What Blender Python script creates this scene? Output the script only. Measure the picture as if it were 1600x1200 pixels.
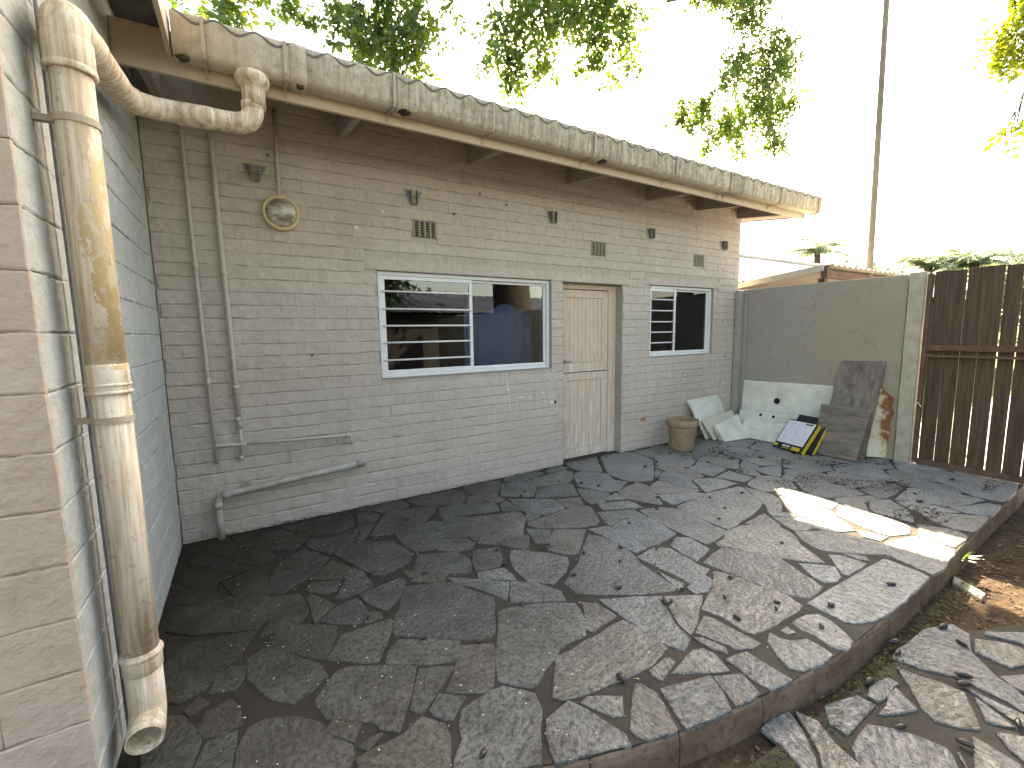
import bpy, bmesh, math, random
from mathutils import Vector, Matrix, noise as mnoise

# ------------------------------------------------------------------ clear
for o in list(bpy.data.objects):
    bpy.data.objects.remove(o, do_unlink=True)
scene = bpy.context.scene
COL = scene.collection
R = random.Random(11)
PI = math.pi

# ------------------------------------------------------------------ camera
CAM = Vector((0.5128, -3.9837, 1.5387))
YAW, PITCH, ROLL, FPX = -0.5410, 0.1166, -0.0147, 688.48
fwd = Vector((math.sin(-YAW)*math.cos(PITCH), math.cos(YAW)*math.cos(PITCH), -math.sin(PITCH)))
rgt = Vector((math.cos(YAW), math.sin(YAW), 0))
upv = rgt.cross(fwd)
r2 = rgt*math.cos(ROLL) + upv*math.sin(ROLL)
u2 = -rgt*math.sin(ROLL) + upv*math.cos(ROLL)
cam_data = bpy.data.cameras.new('camera')
cam_data.sensor_fit = 'HORIZONTAL'
cam_data.sensor_width = 36.0
cam_data.lens = FPX/1600*36.0
cam_data.clip_start = 0.05
cam_data.clip_end = 2000
cam = bpy.data.objects.new('camera', cam_data)
cam.matrix_world = Matrix(((r2.x, u2.x, -fwd.x, CAM.x), (r2.y, u2.y, -fwd.y, CAM.y), (r2.z, u2.z, -fwd.z, CAM.z), (0, 0, 0, 1)))
COL.objects.link(cam)
scene.camera = cam

# ------------------------------------------------------------------ sky, sun, exposure
SUN = Vector((0.955, 0.81, 1.0)).normalized()
world = bpy.data.worlds.new('World')
scene.world = world
world.use_nodes = True
wn = world.node_tree
wn.nodes.clear()
sky = wn.nodes.new('ShaderNodeTexSky')
sky.sky_type = 'NISHITA'
sky.sun_disc = False
sky.sun_elevation = math.asin(SUN.z)
sky.sun_rotation = math.atan2(SUN.x, SUN.y)
sky.air_density = 1.0
sky.dust_density = 2.5
sky.ozone_density = 1.0
bg = wn.nodes.new('ShaderNodeBackground')
bg.inputs['Strength'].default_value = 0.15
wo = wn.nodes.new('ShaderNodeOutputWorld')
wn.links.new(sky.outputs[0], bg.inputs['Color'])
wn.links.new(bg.outputs[0], wo.inputs['Surface'])
sl = bpy.data.lights.new('sun', 'SUN')
sl.energy = 4.5
sl.angle = math.radians(0.55)
sl.color = (1.0, 0.94, 0.84)
so = bpy.data.objects.new('sun', sl)
so.rotation_euler = SUN.to_track_quat('Z', 'Y').to_euler()
so.location = (6, 8, 12)
COL.objects.link(so)
vs = scene.view_settings
vs.view_transform = 'Standard'
vs.look = 'None'
vs.exposure = 2.88
vs.gamma = 1.0
vs.use_curve_mapping = False
vs.use_white_balance = True
vs.white_balance_temperature = 8900
vs.white_balance_tint = 10
cy = scene.cycles
cy.max_bounces = 5
cy.diffuse_bounces = 4
cy.glossy_bounces = 3
cy.transmission_bounces = 4
cy.transparent_max_bounces = 8
cy.caustics_reflective = False
cy.caustics_refractive = False

# ------------------------------------------------------------------ helpers
def link(name, me, mat=None, parent=None, loc=None, smooth=False):
    o = bpy.data.objects.new(name, me)
    COL.objects.link(o)
    if mat is not None and me is not None and len(me.materials) == 0:
        me.materials.append(mat)
    if smooth and me is not None:
        for p in me.polygons:
            p.use_smooth = True
    if loc is not None:
        o.location = loc
    if parent is not None:
        o.parent = parent
        wl = WLOC.get(parent.name)
        if wl is not None:
            o.matrix_parent_inverse = Matrix.Translation(-wl)
    WLOC[o.name] = Vector(loc) if loc is not None else Vector((0, 0, 0))
    return o
WLOC = {}
def tag(o, label, cat, group=None):
    o['label'] = label
    o['category'] = cat
    if group:
        o['group'] = group
    return o
def thing(name, label, cat, loc=(0, 0, 0), group=None):
    o = bpy.data.objects.new(name, None)
    COL.objects.link(o)
    o.location = loc
    o.empty_display_size = 0.1
    WLOC[o.name] = Vector(loc)
    return tag(o, label, cat, group)
def structure(o):
    o['kind'] = 'structure'
    return o
def stuff(o):
    o['kind'] = 'stuff'
    return o
def mesh(verts, faces):
    me = bpy.data.meshes.new('m')
    me.from_pydata([tuple(v) for v in verts], [], faces)
    me.update()
    return me
class MB:
    """collects pieces of ONE part"""
    def __init__(s):
        s.v = []
        s.f = []
    def add(s, verts, faces):
        n = len(s.v)
        s.v += [tuple(v) for v in verts]
        s.f += [tuple(i+n for i in f) for f in faces]
        return s
    def box(s, x0, x1, y0, y1, z0, z1):
        return s.add([(x0,y0,z0),(x1,y0,z0),(x1,y1,z0),(x0,y1,z0),(x0,y0,z1),(x1,y0,z1),(x1,y1,z1),(x0,y1,z1)],
                     [(0,3,2,1),(4,5,6,7),(0,1,5,4),(1,2,6,5),(2,3,7,6),(3,0,4,7)])
    def slab(s, pts, t, side=1):
        pts = [Vector(p) for p in pts]
        n = Vector((0,0,0))
        for i in range(len(pts)):
            a, b = pts[i-1], pts[i]
            n += a.cross(b)
        n.normalize()
        k = len(pts)
        v = pts + [p - n*t*side for p in pts]
        f = [tuple(range(k)), tuple(range(2*k-1, k-1, -1))] + [(i, i+k, (i+1) % k + k, (i+1) % k) for i in range(k)]
        return s.add(v, f)
    def tube(s, path, r, seg=12, cap=True):
        path = [Vector(p) for p in path]
        rs = r if isinstance(r, (list, tuple)) else [r]*len(path)
        rings = []
        t0 = (path[1]-path[0]).normalized()
        ref = Vector((0,0,1)) if abs(t0.z) < .9 else Vector((1,0,0))
        nrm = t0.cross(ref).normalized()
        for i, p in enumerate(path):
            if i == 0: t = path[1]-path[0]
            elif i == len(path)-1: t = path[-1]-path[-2]
            else: t = (path[i+1]-path[i]).normalized() + (path[i]-path[i-1]).normalized()
            if t.length < 1e-9: t = path[i]-path[i-1] if i else path[1]-path[0]
            if t.length < 1e-9: t = t0.copy()
            t.normalize()
            nrm = (nrm - t*nrm.dot(t)).normalized()
            b = t.cross(nrm)
            rings.append([p + (nrm*math.cos(2*PI*k/seg) + b*math.sin(2*PI*k/seg))*rs[i] for k in range(seg)])
        v = [q for ring in rings for q in ring]
        f = []
        for i in range(len(rings)-1):
            for k in range(seg):
                f.append((i*seg+k, i*seg+(k+1) % seg, (i+1)*seg+(k+1) % seg, (i+1)*seg+k))
        if cap:
            f.append(tuple(range(seg-1, -1, -1)))
            f.append(tuple((len(rings)-1)*seg+k for k in range(seg)))
        return s.add(v, f)
    def lathe(s, prof, c, seg=24, axis='z'):
        v = []
        for r, h in prof:
            for k in range(seg):
                a = 2*PI*k/seg
                if axis == 'z': v.append((c[0]+r*math.cos(a), c[1]+r*math.sin(a), c[2]+h))
                else: v.append((c[0]+r*math.cos(a), c[1]-h, c[2]+r*math.sin(a)))
        f = []
        for i in range(len(prof)-1):
            for k in range(seg):
                f.append((i*seg+k, i*seg+(k+1) % seg, (i+1)*seg+(k+1) % seg, (i+1)*seg+k))
        return s.add(v, f)
    def build(s, name, mat=None, parent=None, smooth=False):
        me = mesh(s.v, s.f)
        bm = bmesh.new()
        bm.from_mesh(me)
        bmesh.ops.recalc_face_normals(bm, faces=bm.faces)
        bm.to_mesh(me)
        bm.free()
        return link(name, me, mat, parent, smooth=smooth)
def smooth_path(pts, rad, n=6):
    """polyline with rounded corners"""
    pts = [Vector(p) for p in pts]
    out = [pts[0]]
    for i in range(1, len(pts)-1):
        a, b, c = pts[i-1], pts[i], pts[i+1]
        d = min(rad, (a-b).length*.49, (c-b).length*.49)
        p0 = b + (a-b).normalized()*d
        p1 = b + (c-b).normalized()*d
        for k in range(n+1):
            t = k/n
            out.append(p0*(1-t)**2 + b*2*t*(1-t) + p1*t*t)
    out.append(pts[-1])
    return out
def bevel(o, w=.004, seg=2):
    m = o.modifiers.new('bevel', 'BEVEL')
    m.width = w
    m.segments = seg
    m.limit_method = 'ANGLE'
    m.angle_limit = math.radians(40)
    return o
def project(p):
    d = Vector(p)-CAM
    w = d.dot(fwd)
    return (800+FPX*d.dot(r2)/w, 600-FPX*d.dot(u2)/w, w)

# ------------------------------------------------------------------ materials
class NT:
    def __init__(s, name):
        s.m = bpy.data.materials.new(name)
        s.m.use_nodes = True
        s.t = s.m.node_tree
        s.b = s.t.nodes['Principled BSDF']
        s.out = s.t.nodes['Material Output']
    def n(s, typ, **kw):
        nd = s.t.nodes.new('ShaderNode'+typ)
        for k, v in kw.items():
            setattr(nd, k, v)
        return nd
    def L(s, a, b):
        s.t.links.new(a, b)
    def val(s, sock, v):
        if hasattr(v, 'is_linked') or isinstance(v, bpy.types.NodeSocket): s.L(v, sock)
        else: sock.default_value = v
    def pos(s):
        return s.n('NewGeometry').outputs['Position']
    def obj(s):
        return s.n('TexCoord').outputs['Object']
    def rnd(s):
        return s.n('ObjectInfo').outputs['Random']
    def scale(s, vec, sc, rot=None):
        mp = s.n('Mapping')
        s.L(vec, mp.inputs['Vector'])
        mp.inputs['Scale'].default_value = sc if isinstance(sc, tuple) else (sc, sc, sc)
        if rot is not None: s.val(mp.inputs['Rotation'], rot)
        return mp.outputs[0]
    def noise(s, vec, sc, detail=4, rough=.55, dist=0):
        nd = s.n('TexNoise')
        s.L(vec, nd.inputs['Vector'])
        nd.inputs['Scale'].default_value = sc
        nd.inputs['Detail'].default_value = min(detail, 3.5)
        nd.inputs['Roughness'].default_value = rough
        nd.inputs['Distortion'].default_value = dist
        return nd.outputs['Fac']
    def ramp(s, fac, stops, interp='LINEAR'):
        nd = s.n('ValToRGB')
        s.L(fac, nd.inputs[0])
        cr = nd.color_ramp
        cr.interpolation = interp
        while len(cr.elements) < len(stops): cr.elements.new(.5)
        for e, (p, c) in zip(cr.elements, stops):
            e.position = p
            e.color = (c, c, c, 1) if isinstance(c, (int, float)) else (*c, 1)
        return nd.outputs[0]
    def mix(s, fac, a, b, blend='MIX'):
        nd = s.n('MixRGB', blend_type=blend)
        for i, v in ((0, fac), (1, a), (2, b)):
            if isinstance(v, bpy.types.NodeSocket): s.L(v, nd.inputs[i])
            elif isinstance(v, (int, float)): nd.inputs[i].default_value = v if i == 0 else (v, v, v, 1)
            else: nd.inputs[i].default_value = (*v, 1)
        return nd.outputs[0]
    def math(s, op, a, b=None, clamp=False):
        nd = s.n('Math', operation=op)
        nd.use_clamp = clamp
        s.val(nd.inputs[0], a)
        if b is not None: s.val(nd.inputs[1], b)
        return nd.outputs[0]
    def sep(s, vec):
        nd = s.n('SeparateXYZ')
        s.L(vec, nd.inputs[0])
        return nd.outputs
    def bump(s, h, strength=.5, dist=.01, prev=None):
        nd = s.n('Bump')
        nd.inputs['Strength'].default_value = strength
        nd.inputs['Distance'].default_value = dist
        s.L(h, nd.inputs['Height'])
        if prev is not None: s.L(prev, nd.inputs['Normal'])
        s.L(nd.outputs[0], s.b.inputs['Normal'])
        return nd.outputs[0]
    def set(s, col=None, rough=None, spec=None, metal=None):
        if col is not None:
            if isinstance(col, tuple): s.b.inputs['Base Color'].default_value = (*col, 1)
            else: s.L(col, s.b.inputs['Base Color'])
        if rough is not None: s.val(s.b.inputs['Roughness'], rough)
        if spec is not None: s.val(s.b.inputs['Specular IOR Level'], spec)
        if metal is not None: s.val(s.b.inputs['Metallic'], metal)
        return s.m
def simple(name, a, b, sc=8, rough=.75, bump=.3, bd=.004, spec=.3, bsc=40, metal=0, coord='pos'):
    t = NT(name)
    p = t.pos() if coord == 'pos' else t.obj()
    f = t.noise(p, sc, 6, .6)
    t.set(t.mix(t.ramp(f, [(.3, 0.), (.7, 1.)]), a, b), rough, spec, metal)
    if bump: t.bump(t.noise(p, bsc, 4), bump, bd)
    return t.m

def m_wall(name, a, b, dirt, chip=True):
    t = NT(name)
    p = t.pos()
    n1 = t.noise(p, 1.3, 5, .6)
    n2 = t.noise(p, 14, 5, .65)
    n3 = t.noise(p, 90, 3)
    c = t.mix(t.ramp(n1, [(.38, 0.), (.62, 1.)]), a, b)
    c = t.mix(t.ramp(n2, [(.38, 0.), (.68, .5)]), c, dirt)
    c = t.mix(.18, c, t.mix(t.rnd(), (.62, .6, .56), (1., 1., 1.)), 'MULTIPLY')
    if chip:
        n4 = t.noise(p, 23, 5, .75)
        c = t.mix(t.ramp(n4, [(.70, 0.), (.725, .75)]), c, (.13, .115, .1))
        n5 = t.noise(t.scale(p, (1., 1., 2.2)), 11, 5, .75)
        c = t.mix(t.ramp(n5, [(.745, 0.), (.765, .6)]), c, (.6, .58, .54))
        sm = t.noise(t.scale(p, (7., 7., .55)), 1.6, 4, .6)
        c = t.mix(t.ramp(sm, [(.52, 0.), (.75, .16)]), c, (.2, .175, .145))
    t.set(c, t.mix(n2, .55, .85), .35)
    b1 = t.bump(t.noise(p, 13, 5, .66), .85, .017)
    t.bump(n3, .35, .0015, b1)
    return t.m
M = {}
M['paint'] = m_wall('painted_brick', (.53, .46, .40), (.585, .515, .45), (.43, .365, .30))
M['mortar_wall'] = m_wall('painted_mortar', (.49, .425, .365), (.54, .475, .41), (.36, .305, .25))
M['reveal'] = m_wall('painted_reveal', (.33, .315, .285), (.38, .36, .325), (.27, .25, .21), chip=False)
M['wing_front'] = m_wall('painted_block_warm_lit', (.50, .385, .31), (.56, .44, .355), (.43, .32, .245))  # same wall as the wing side, with warm bounce light tinted in
M['wing'] = m_wall('painted_block', (.43, .45, .432), (.485, .505, .487), (.375, .375, .345))
M['wing_mortar'] = m_wall('painted_block_mortar', (.36, .32, .28), (.42, .38, .33), (.25, .2, .16))

def m_stone(name, tints, damp_shade=True, lo=False):
    t = NT(name)
    p = t.pos()
    rn = t.rnd()
    o = t.obj()
    cr = t.n('CombineXYZ')
    t.L(t.math('MULTIPLY', rn, 19.0), cr.inputs[2])
    ov = t.scale(o, (1., 1., 1.), cr.outputs[0])
    st = t.scale(ov, (4.2, 9.5, 6.))
    w = t.n('Vector' + 'Math', operation='ADD')
    t.L(st, w.inputs[0])
    cx = t.n('CombineXYZ')
    t.L(t.math('MULTIPLY', rn, 37.0), cx.inputs[0])
    t.L(cx.outputs[0], w.inputs[1])
    rip = t.noise(w.outputs[0], 2.8, 6, .7, 1.6)
    fin = t.noise(p, 46, 5, .65)
    mid = t.noise(p, 7, 5, .6)
    base = t.ramp(rn, [(i/(len(tints)-1), c) for i, c in enumerate(tints)], 'CONSTANT' if len(tints) < 3 else 'LINEAR')
    c = t.mix(t.ramp(rip, [(.3, 0.), (.7, .55)]), base, (.38, .393, .388))
    c = t.mix(t.ramp(mid, [(.32, .5), (.55, 0.)]), c, (.10, .092, .076))
    c = t.mix(t.ramp(fin, [(.40, .75), (.52, 0.)]), c, (.07, .063, .052))
    rough = t.mix(mid, .24, .46)
    spec = .6
    if damp_shade:
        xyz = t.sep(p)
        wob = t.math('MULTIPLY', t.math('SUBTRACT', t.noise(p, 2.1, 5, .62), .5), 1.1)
        # corner algae and damp, widened into painted shade that fades to the right
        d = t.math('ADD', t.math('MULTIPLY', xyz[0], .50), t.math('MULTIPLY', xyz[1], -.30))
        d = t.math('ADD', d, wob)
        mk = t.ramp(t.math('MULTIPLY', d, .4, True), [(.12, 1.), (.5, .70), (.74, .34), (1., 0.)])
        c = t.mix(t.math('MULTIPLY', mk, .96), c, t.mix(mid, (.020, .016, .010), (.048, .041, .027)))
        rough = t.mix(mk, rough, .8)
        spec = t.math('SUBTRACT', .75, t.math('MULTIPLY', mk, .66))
    t.set(c, rough, spec)
    b1 = t.bump(rip, 1., .022)
    t.bump(fin, .8, .006, b1)
    return t.m
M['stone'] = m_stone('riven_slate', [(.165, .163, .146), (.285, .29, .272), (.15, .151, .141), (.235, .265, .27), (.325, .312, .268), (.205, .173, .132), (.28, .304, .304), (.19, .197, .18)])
M['stone_lo'] = m_stone('riven_slate_path', [(.12, .117, .108), (.135, .132, .125), (.10, .11, .107), (.17, .142, .095), (.125, .134, .13)], damp_shade=False)
def m_mortar():
    t = NT('paving_mortar')
    p = t.pos()
    f = t.noise(p, 5, 6, .65)
    c = t.mix(t.ramp(f, [(.3, 0.), (.7, 1.)]), (.030, .026, .021), (.068, .060, .048))
    c = t.mix(t.ramp(t.noise(p, 70, 4), [(.58, 0.), (.7, .4)]), c, (.12, .11, .095))
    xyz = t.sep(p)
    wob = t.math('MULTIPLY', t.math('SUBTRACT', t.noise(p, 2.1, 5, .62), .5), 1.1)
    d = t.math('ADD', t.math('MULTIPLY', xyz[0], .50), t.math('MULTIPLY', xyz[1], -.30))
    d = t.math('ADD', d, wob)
    mk = t.ramp(t.math('MULTIPLY', d, .4, True), [(.12, 1.), (.5, .70), (.74, .34), (1., 0.)])  # same mask as the stones: corner damp plus painted shade
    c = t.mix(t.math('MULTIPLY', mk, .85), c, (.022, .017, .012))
    t.set(c, .85, .3)
    b = t.bump(f, .6, .012)
    t.bump(t.noise(p, 80, 4), .5, .003, b)
    return t.m
M['mortar'] = m_mortar()
def m_edging():
    t = NT('red_cement_edging')
    p = t.pos()
    f = t.noise(p, 4, 6, .65)
    c = t.mix(t.ramp(f, [(.3, 0.), (.7, 1.)]), (.12, .075, .052), (.235, .16, .115))
    c = t.mix(t.ramp(t.noise(p, 30, 5, .7), [(.5, 0.), (.72, .7)]), c, (.035, .026, .02))
    t.set(c, .8, .3)
    b = t.bump(f, .6, .02)
    t.bump(t.noise(p, 60, 4), .4, .004, b)
    return t.m
M['edging'] = m_edging()
def m_soil():
    t = NT('soil')
    p = t.pos()
    f = t.noise(p, 6, 7, .7)
    c = t.mix(t.ramp(f, [(.3, 0.), (.72, 1.)]), (.03, .02, .013), (.12, .078, .048))
    c = t.mix(t.ramp(t.noise(p, 40, 5, .7), [(.5, 0.), (.7, .7)]), c, (.03, .022, .015))
    far = t.n('VectorMath', operation='LENGTH')
    t.L(p, far.inputs[0])
    g = t.ramp(t.math('MULTIPLY', far.outputs['Value'], .05, True), [(.4, 0.), (.7, 1.)])
    c = t.mix(g, c, t.mix(f, (.16, .13, .08), (.10, .13, .05)))
    t.set(c, .95, .15)
    b = t.bump(f, .9, .05)
    t.bump(t.noise(p, 55, 5, .7), .8, .012, b)
    return t.m
M['soil'] = m_soil()
def m_pvc():
    t = NT('peeling_cream_pipe')
    p = t.pos()
    z = t.sep(p)[2]
    n1 = t.noise(t.scale(p, (14., 14., 2.2)), 1.3, 6, .65)
    n2 = t.noise(p, 30, 5, .7)
    c = t.mix(t.ramp(n1, [(.35, 0.), (.65, 1.)]), (.70, .59, .46), (.80, .71, .58))
    # long brown run-off streaks
    st = t.noise(t.scale(p, (22., 22., 1.1)), 1.5, 5, .7)
    c = t.mix(t.ramp(st, [(.42, 0.), (.62, .85)]), c, (.42, .30, .175))
    c = t.mix(t.ramp(n2, [(.58, 0.), (.72, .75)]), c, (.22, .18, .12))
    # flaked paint showing ochre pipe between the socket and the upper clamp
    zz = t.math('MULTIPLY', t.math('SUBTRACT', z, 1.43), 1.25)
    band = t.ramp(zz, [(.0, 0.), (.02, 1.), (.55, .85), (.95, 0.)])
    pe = t.math('MULTIPLY', t.noise(t.scale(p, (1., 1., .55)), 9, 5, .72), 1.3)
    xs = t.math('ADD', t.math('MULTIPLY', t.math('SUBTRACT', t.sep(p)[0], .092), 7.5), t.math('MULTIPLY', band, .26))
    mk = t.ramp(t.math('ADD', pe, xs), [(.95, 0.), (.965, 1.)])
    mk = t.math('MULTIPLY', mk, t.ramp(band, [(.02, 0.), (.1, 1.)]))
    mk = t.math('MULTIPLY', mk, t.ramp(t.noise(t.scale(p, (1., 1., .6)), 34, 4, .7), [(.56, 1.), (.585, 0.)]))
    c = t.mix(mk, c, t.mix(t.ramp(t.noise(t.scale(p, (1.4, 1.4, .6)), 9, 4, .6), [(.46, 0.), (.54, 1.)]), (.58, .42, .22), (.68, .58, .40)))
    t.set(c, .55, .4)
    b = t.bump(mk, .5, -.002)
    t.bump(n2, .35, .003, b)
    return t.m
M['pvc'] = m_pvc()
def m_gutter():
    t = NT('lichened_gutter')
    g = t.n('NewGeometry')
    p = g.outputs['Position']
    nz = t.sep(g.outputs['Normal'])
    n1 = t.noise(p, 3.0, 6, .65)
    base = t.mix(t.ramp(n1, [(.3, 0.), (.7, 1.)]), (.56, .50, .39), (.64, .58, .47))
    run = t.noise(t.scale(p, (34., 34., 3.)), 1., 6, .7)
    blot = t.noise(p, 26, 6, .75)
    front = t.ramp(t.math('MULTIPLY', nz[1], -1.), [(.35, 0.), (.75, 1.)])
    xr = t.ramp(t.math('MULTIPLY', t.sep(p)[0], .25, True), [(.1, .25), (.5, 1.)])
    k = t.math('MULTIPLY', front, xr)
    c = t.mix(t.math('MULTIPLY', t.ramp(run, [(.38, 0.), (.62, .8)]), k), base, (.26, .222, .16))
    c = t.mix(t.math('MULTIPLY', t.ramp(blot, [(.5, 0.), (.66, .6)]), k), c, (.165, .142, .10))
    c = t.mix(t.math('MULTIPLY', t.ramp(t.noise(p, 42, 4, .7), [(.6, 0.), (.68, .7)]), k), c, (.62, .6, .5))
    c = t.mix(t.math('MULTIPLY', t.ramp(t.noise(p, 9, 6, .7), [(.52, 0.), (.7, .6)]), front), c, (.30, .25, .165))
    t.set(c, .85, .25)
    b = t.bump(blot, .5, .005)
    t.bump(t.noise(p, 120, 3), .3, .002, b)
    return t.m
M['gutter'] = m_gutter()
M['fascia'] = simple('painted_fascia', (.58, .48, .36), (.65, .55, .43), 5, .6, .25, .003)
M['rafter'] = simple('rafter_paint', (.33, .275, .25), (.40, .34, .31), 7, .7, .3, .003)
M['sheet'] = simple('fibre_cement_sheet', (.10, .095, .09), (.19, .18, .165), 9, .9, .5, .006)
def m_door():
    t = NT('worn_door_paint')
    p = t.pos()
    g = t.noise(t.scale(p, (30., 30., 1.6)), 1.3, 6, .65)
    c = t.mix(t.ramp(g, [(.3, 0.), (.7, 1.)]), (.57, .43, .335), (.67, .53, .425))
    sc = t.noise(t.scale(p, (40., 40., 4.)), 1., 6, .75)
    z = t.sep(p)[2]
    wear = t.ramp(t.math('MULTIPLY', z, .5, True), [(.0, .09), (.45, .05), (1., .0)])
    c = t.mix(t.ramp(t.math('ADD', sc, wear), [(.6, 0.), (.66, .8)]), c, (.74, .70, .63))
    c = t.mix(t.ramp(t.noise(p, 16, 5, .7), [(.62, 0.), (.75, .6)]), c, (.3, .22, .16))
    t.set(c, .7, .3)
    t.bump(g, .4, .004)
    return t.m
M['door'] = m_door()
M['white_alu'] = simple('white_window_frame', (.72, .72, .71), (.80, .80, .79), 12, .4, .08, .001, .5)
M['bar'] = simple('white_bar', (.74, .74, .72), (.82, .82, .80), 10, .45, 0)
def m_glass():
    t = NT('window_glass')
    t.t.nodes.remove(t.b)
    fr = t.n('Fresnel')
    fr.inputs['IOR'].default_value = 1.6
    gl = t.n('BsdfGlossy')
    gl.inputs['Roughness'].default_value = 0.0
    gl.inputs['Color'].default_value = (1, 1, 1, 1)
    tr = t.n('BsdfTransparent')
    tr.inputs['Color'].default_value = (.9, .92, .92, 1)
    mx = t.n('MixShader')
    t.L(fr.outputs[0], mx.inputs[0])
    t.L(tr.outputs[0], mx.inputs[1])
    t.L(gl.outputs[0], mx.inputs[2])
    t.L(mx.outputs[0], t.out.inputs['Surface'])
    return t.m
M['glass'] = m_glass()
M['reflection_curtain'] = simple('reflection_blue', (.10, .17, .36), (.14, .22, .42), 3, .9, 0)
M['room'] = simple('room_paint', (.07, .075, .08), (.10, .10, .105), 2, .9, 0)
M['plaster'] = None
def m_plaster():
    t = NT('boundary_plaster')
    p = t.pos()
    y = t.sep(p)[1]
    f = t.noise(p, 2.2, 6, .65)
    k = t.ramp(t.math('ADD', t.math('MULTIPLY', y, -.55), t.math('MULTIPLY', t.math('SUBTRACT', f, .5), .9)), [(.42, 0.), (.7, 1.)])
    c = t.mix(k, t.mix(f, (.31, .282, .262), (.36, .325, .30)), t.mix(f, (.28, .235, .172), (.39, .335, .252)))
    c = t.mix(t.ramp(t.noise(p, 18, 6, .7), [(.55, 0.), (.75, .5)]), c, (.16, .145, .11))
    t.set(c, .9, .2)
    b = t.bump(f, .3, .01)
    t.bump(t.noise(p, 60, 4, .7), .35, .003, b)
    return t.m
M['plaster'] = m_plaster()
M['post'] = simple('concrete_post', (.33, .30, .22), (.45, .41, .31), 9, .9, .6, .006)
def m_plank(name, a, b, axis, sc=1., rough=.75):
    t = NT(name)
    p = t.obj()
    s = {'x': (2.2, 38., 38.), 'y': (38., 2.2, 38.), 'z': (38., 38., 2.2)}[axis]
    cx = t.n('CombineXYZ')
    t.L(t.math('MULTIPLY', t.rnd(), 31.), cx.inputs[0])
    t.L(t.math('MULTIPLY', t.rnd(), 17.), cx.inputs[2])
    w = t.n('VectorMath', operation='ADD')
    t.L(t.scale(p, s), w.inputs[0])
    t.L(cx.outputs[0], w.inputs[1])
    f = t.noise(w.outputs[0], sc, 6, .65, .4)
    c = t.mix(t.ramp(f, [(.3, 0.), (.7, 1.)]), a, b)
    c = t.mix(.35, c, t.mix(t.rnd(), (.5, .5, .5), (1., 1., 1.)), 'MULTIPLY')
    t.set(c, rough, .3)
    t.bump(f, .5, .004)
    return t.m
M['gate'] = m_plank('gate_plank', (.055, .035, .021), (.125, .08, .05), 'z')
M['steel'] = simple('rusty_gate_steel', (.085, .05, .035), (.16, .085, .055), 14, .7, .3, .002)
def m_laminate(name, axis):
    t = NT(name)
    p = t.obj()
    s = {'v': (6., 6., .9), 'h': (6., .9, 6.)}[axis]
    f = t.noise(t.scale(p, s), 3.2, 6, .65, .3)
    f2 = t.noise(t.scale(p, tuple(q*4 for q in s)), 3.0, 5, .6)
    c = t.mix(t.ramp(f, [(.36, 0.), (.64, 1.)]), (.105, .082, .066), (.25, .205, .168))
    c = t.mix(t.ramp(f2, [(.4, 0.), (.65, .6)]), c, (.13, .105, .09))
    t.set(c, .5, .35)
    return t.m
M['lam_v'] = m_laminate('grey_wood_laminate_upright', 'v')
M['lam_h'] = m_laminate('grey_wood_laminate_level', 'h')
M['chip'] = simple('chipboard_edge', (.38, .28, .18), (.5, .39, .27), 40, .9, .3, .002)
M['white_panel'] = simple('white_melamine', (.55, .54, .46), (.74, .74, .66), 5, .45, .05, .001)
M['cream_panel'] = simple('cream_panel', (.52, .49, .39), (.60, .57, .47), 4, .6, .08, .001)
def m_rusty():
    t = NT('scorched_white_sheet')
    p = t.pos()
    z = t.sep(p)[2]
    y = t.sep(p)[1]
    f = t.noise(p, 5, 6, .65)
    k = t.math('ADD', t.math('ADD', t.math('MULTIPLY', z, .62), t.math('MULTIPLY', t.math('ADD', y, 1.76), -2.6)), t.math('MULTIPLY', t.math('SUBTRACT', f, .5), 1.3))
    c = t.mix(t.ramp(k, [(.45, 0.), (.6, 1.)]), (.62, .57, .45), t.mix(f, (.12, .045, .02), (.30, .12, .05)))
    c = t.mix(t.ramp(k, [(.3, 0.), (.45, .55), (.6, 0.)]), c, (.50, .30, .12))
    t.set(c, .7, .3)
    t.bump(f, .5, .006)
    return t.m
M['rusty'] = m_rusty()
M['terracotta'] = simple('weathered_terracotta', (.24, .165, .105), (.36, .27, .185), 9, .85, .4, .004)
M['potsoil'] = simple('pot_soil', (.03, .022, .015), (.06, .045, .03), 20, .95, .6, .01)
M['conduit'] = simple('painted_conduit', (.48, .43, .37), (.56, .51, .45), 20, .6, .2, .002)
M['waste'] = simple('grubby_waste_pipe', (.34, .32, .27), (.47, .45, .40), 14, .6, .2, .002)
M['galv'] = simple('galvanised_hanger', (.20, .20, .20), (.34, .34, .34), 60, .5, .2, .001, .5, metal=.6)
M['lamp_rim'] = simple('aged_lamp_rim', (.60, .46, .25), (.70, .56, .33), 10, .5, .1, .001)
def m_lamp():
    t = NT('dirty_lamp_glass')
    p = t.obj()
    f = t.noise(t.scale(p, (1., 1., 2.)), 9, 3, .5)
    c = t.mix(t.ramp(f, [(.38, 0.), (.6, 1.)]), (.22, .18, .13), (.60, .56, .49))
    t.set(c, .22, .5)
    return t.m
M['lamp_glass'] = m_lamp()
M['cable'] = simple('dark_cable', (.20, .22, .25), (.30, .32, .35), 20, .5, 0)
M['black'] = simple('dark_hole', (.012, .012, .012), (.02, .02, .02), 10, .9, 0)
M['vent'] = simple('vent_brick', (.33, .29, .25), (.40, .36, .31), 20, .85, .2, .002)
M['brickspot'] = simple('bare_red_brick', (.38, .16, .09), (.48, .22, .13), 30, .9, .3, .003)
M['mark'] = simple('bare_spot', (.12, .10, .08), (.2, .165, .13), 30, .9, .2, .002)
M['whitespot'] = simple('white_filler', (.66, .65, .62), (.75, .74, .70), 30, .8, .2, .002)
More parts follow.
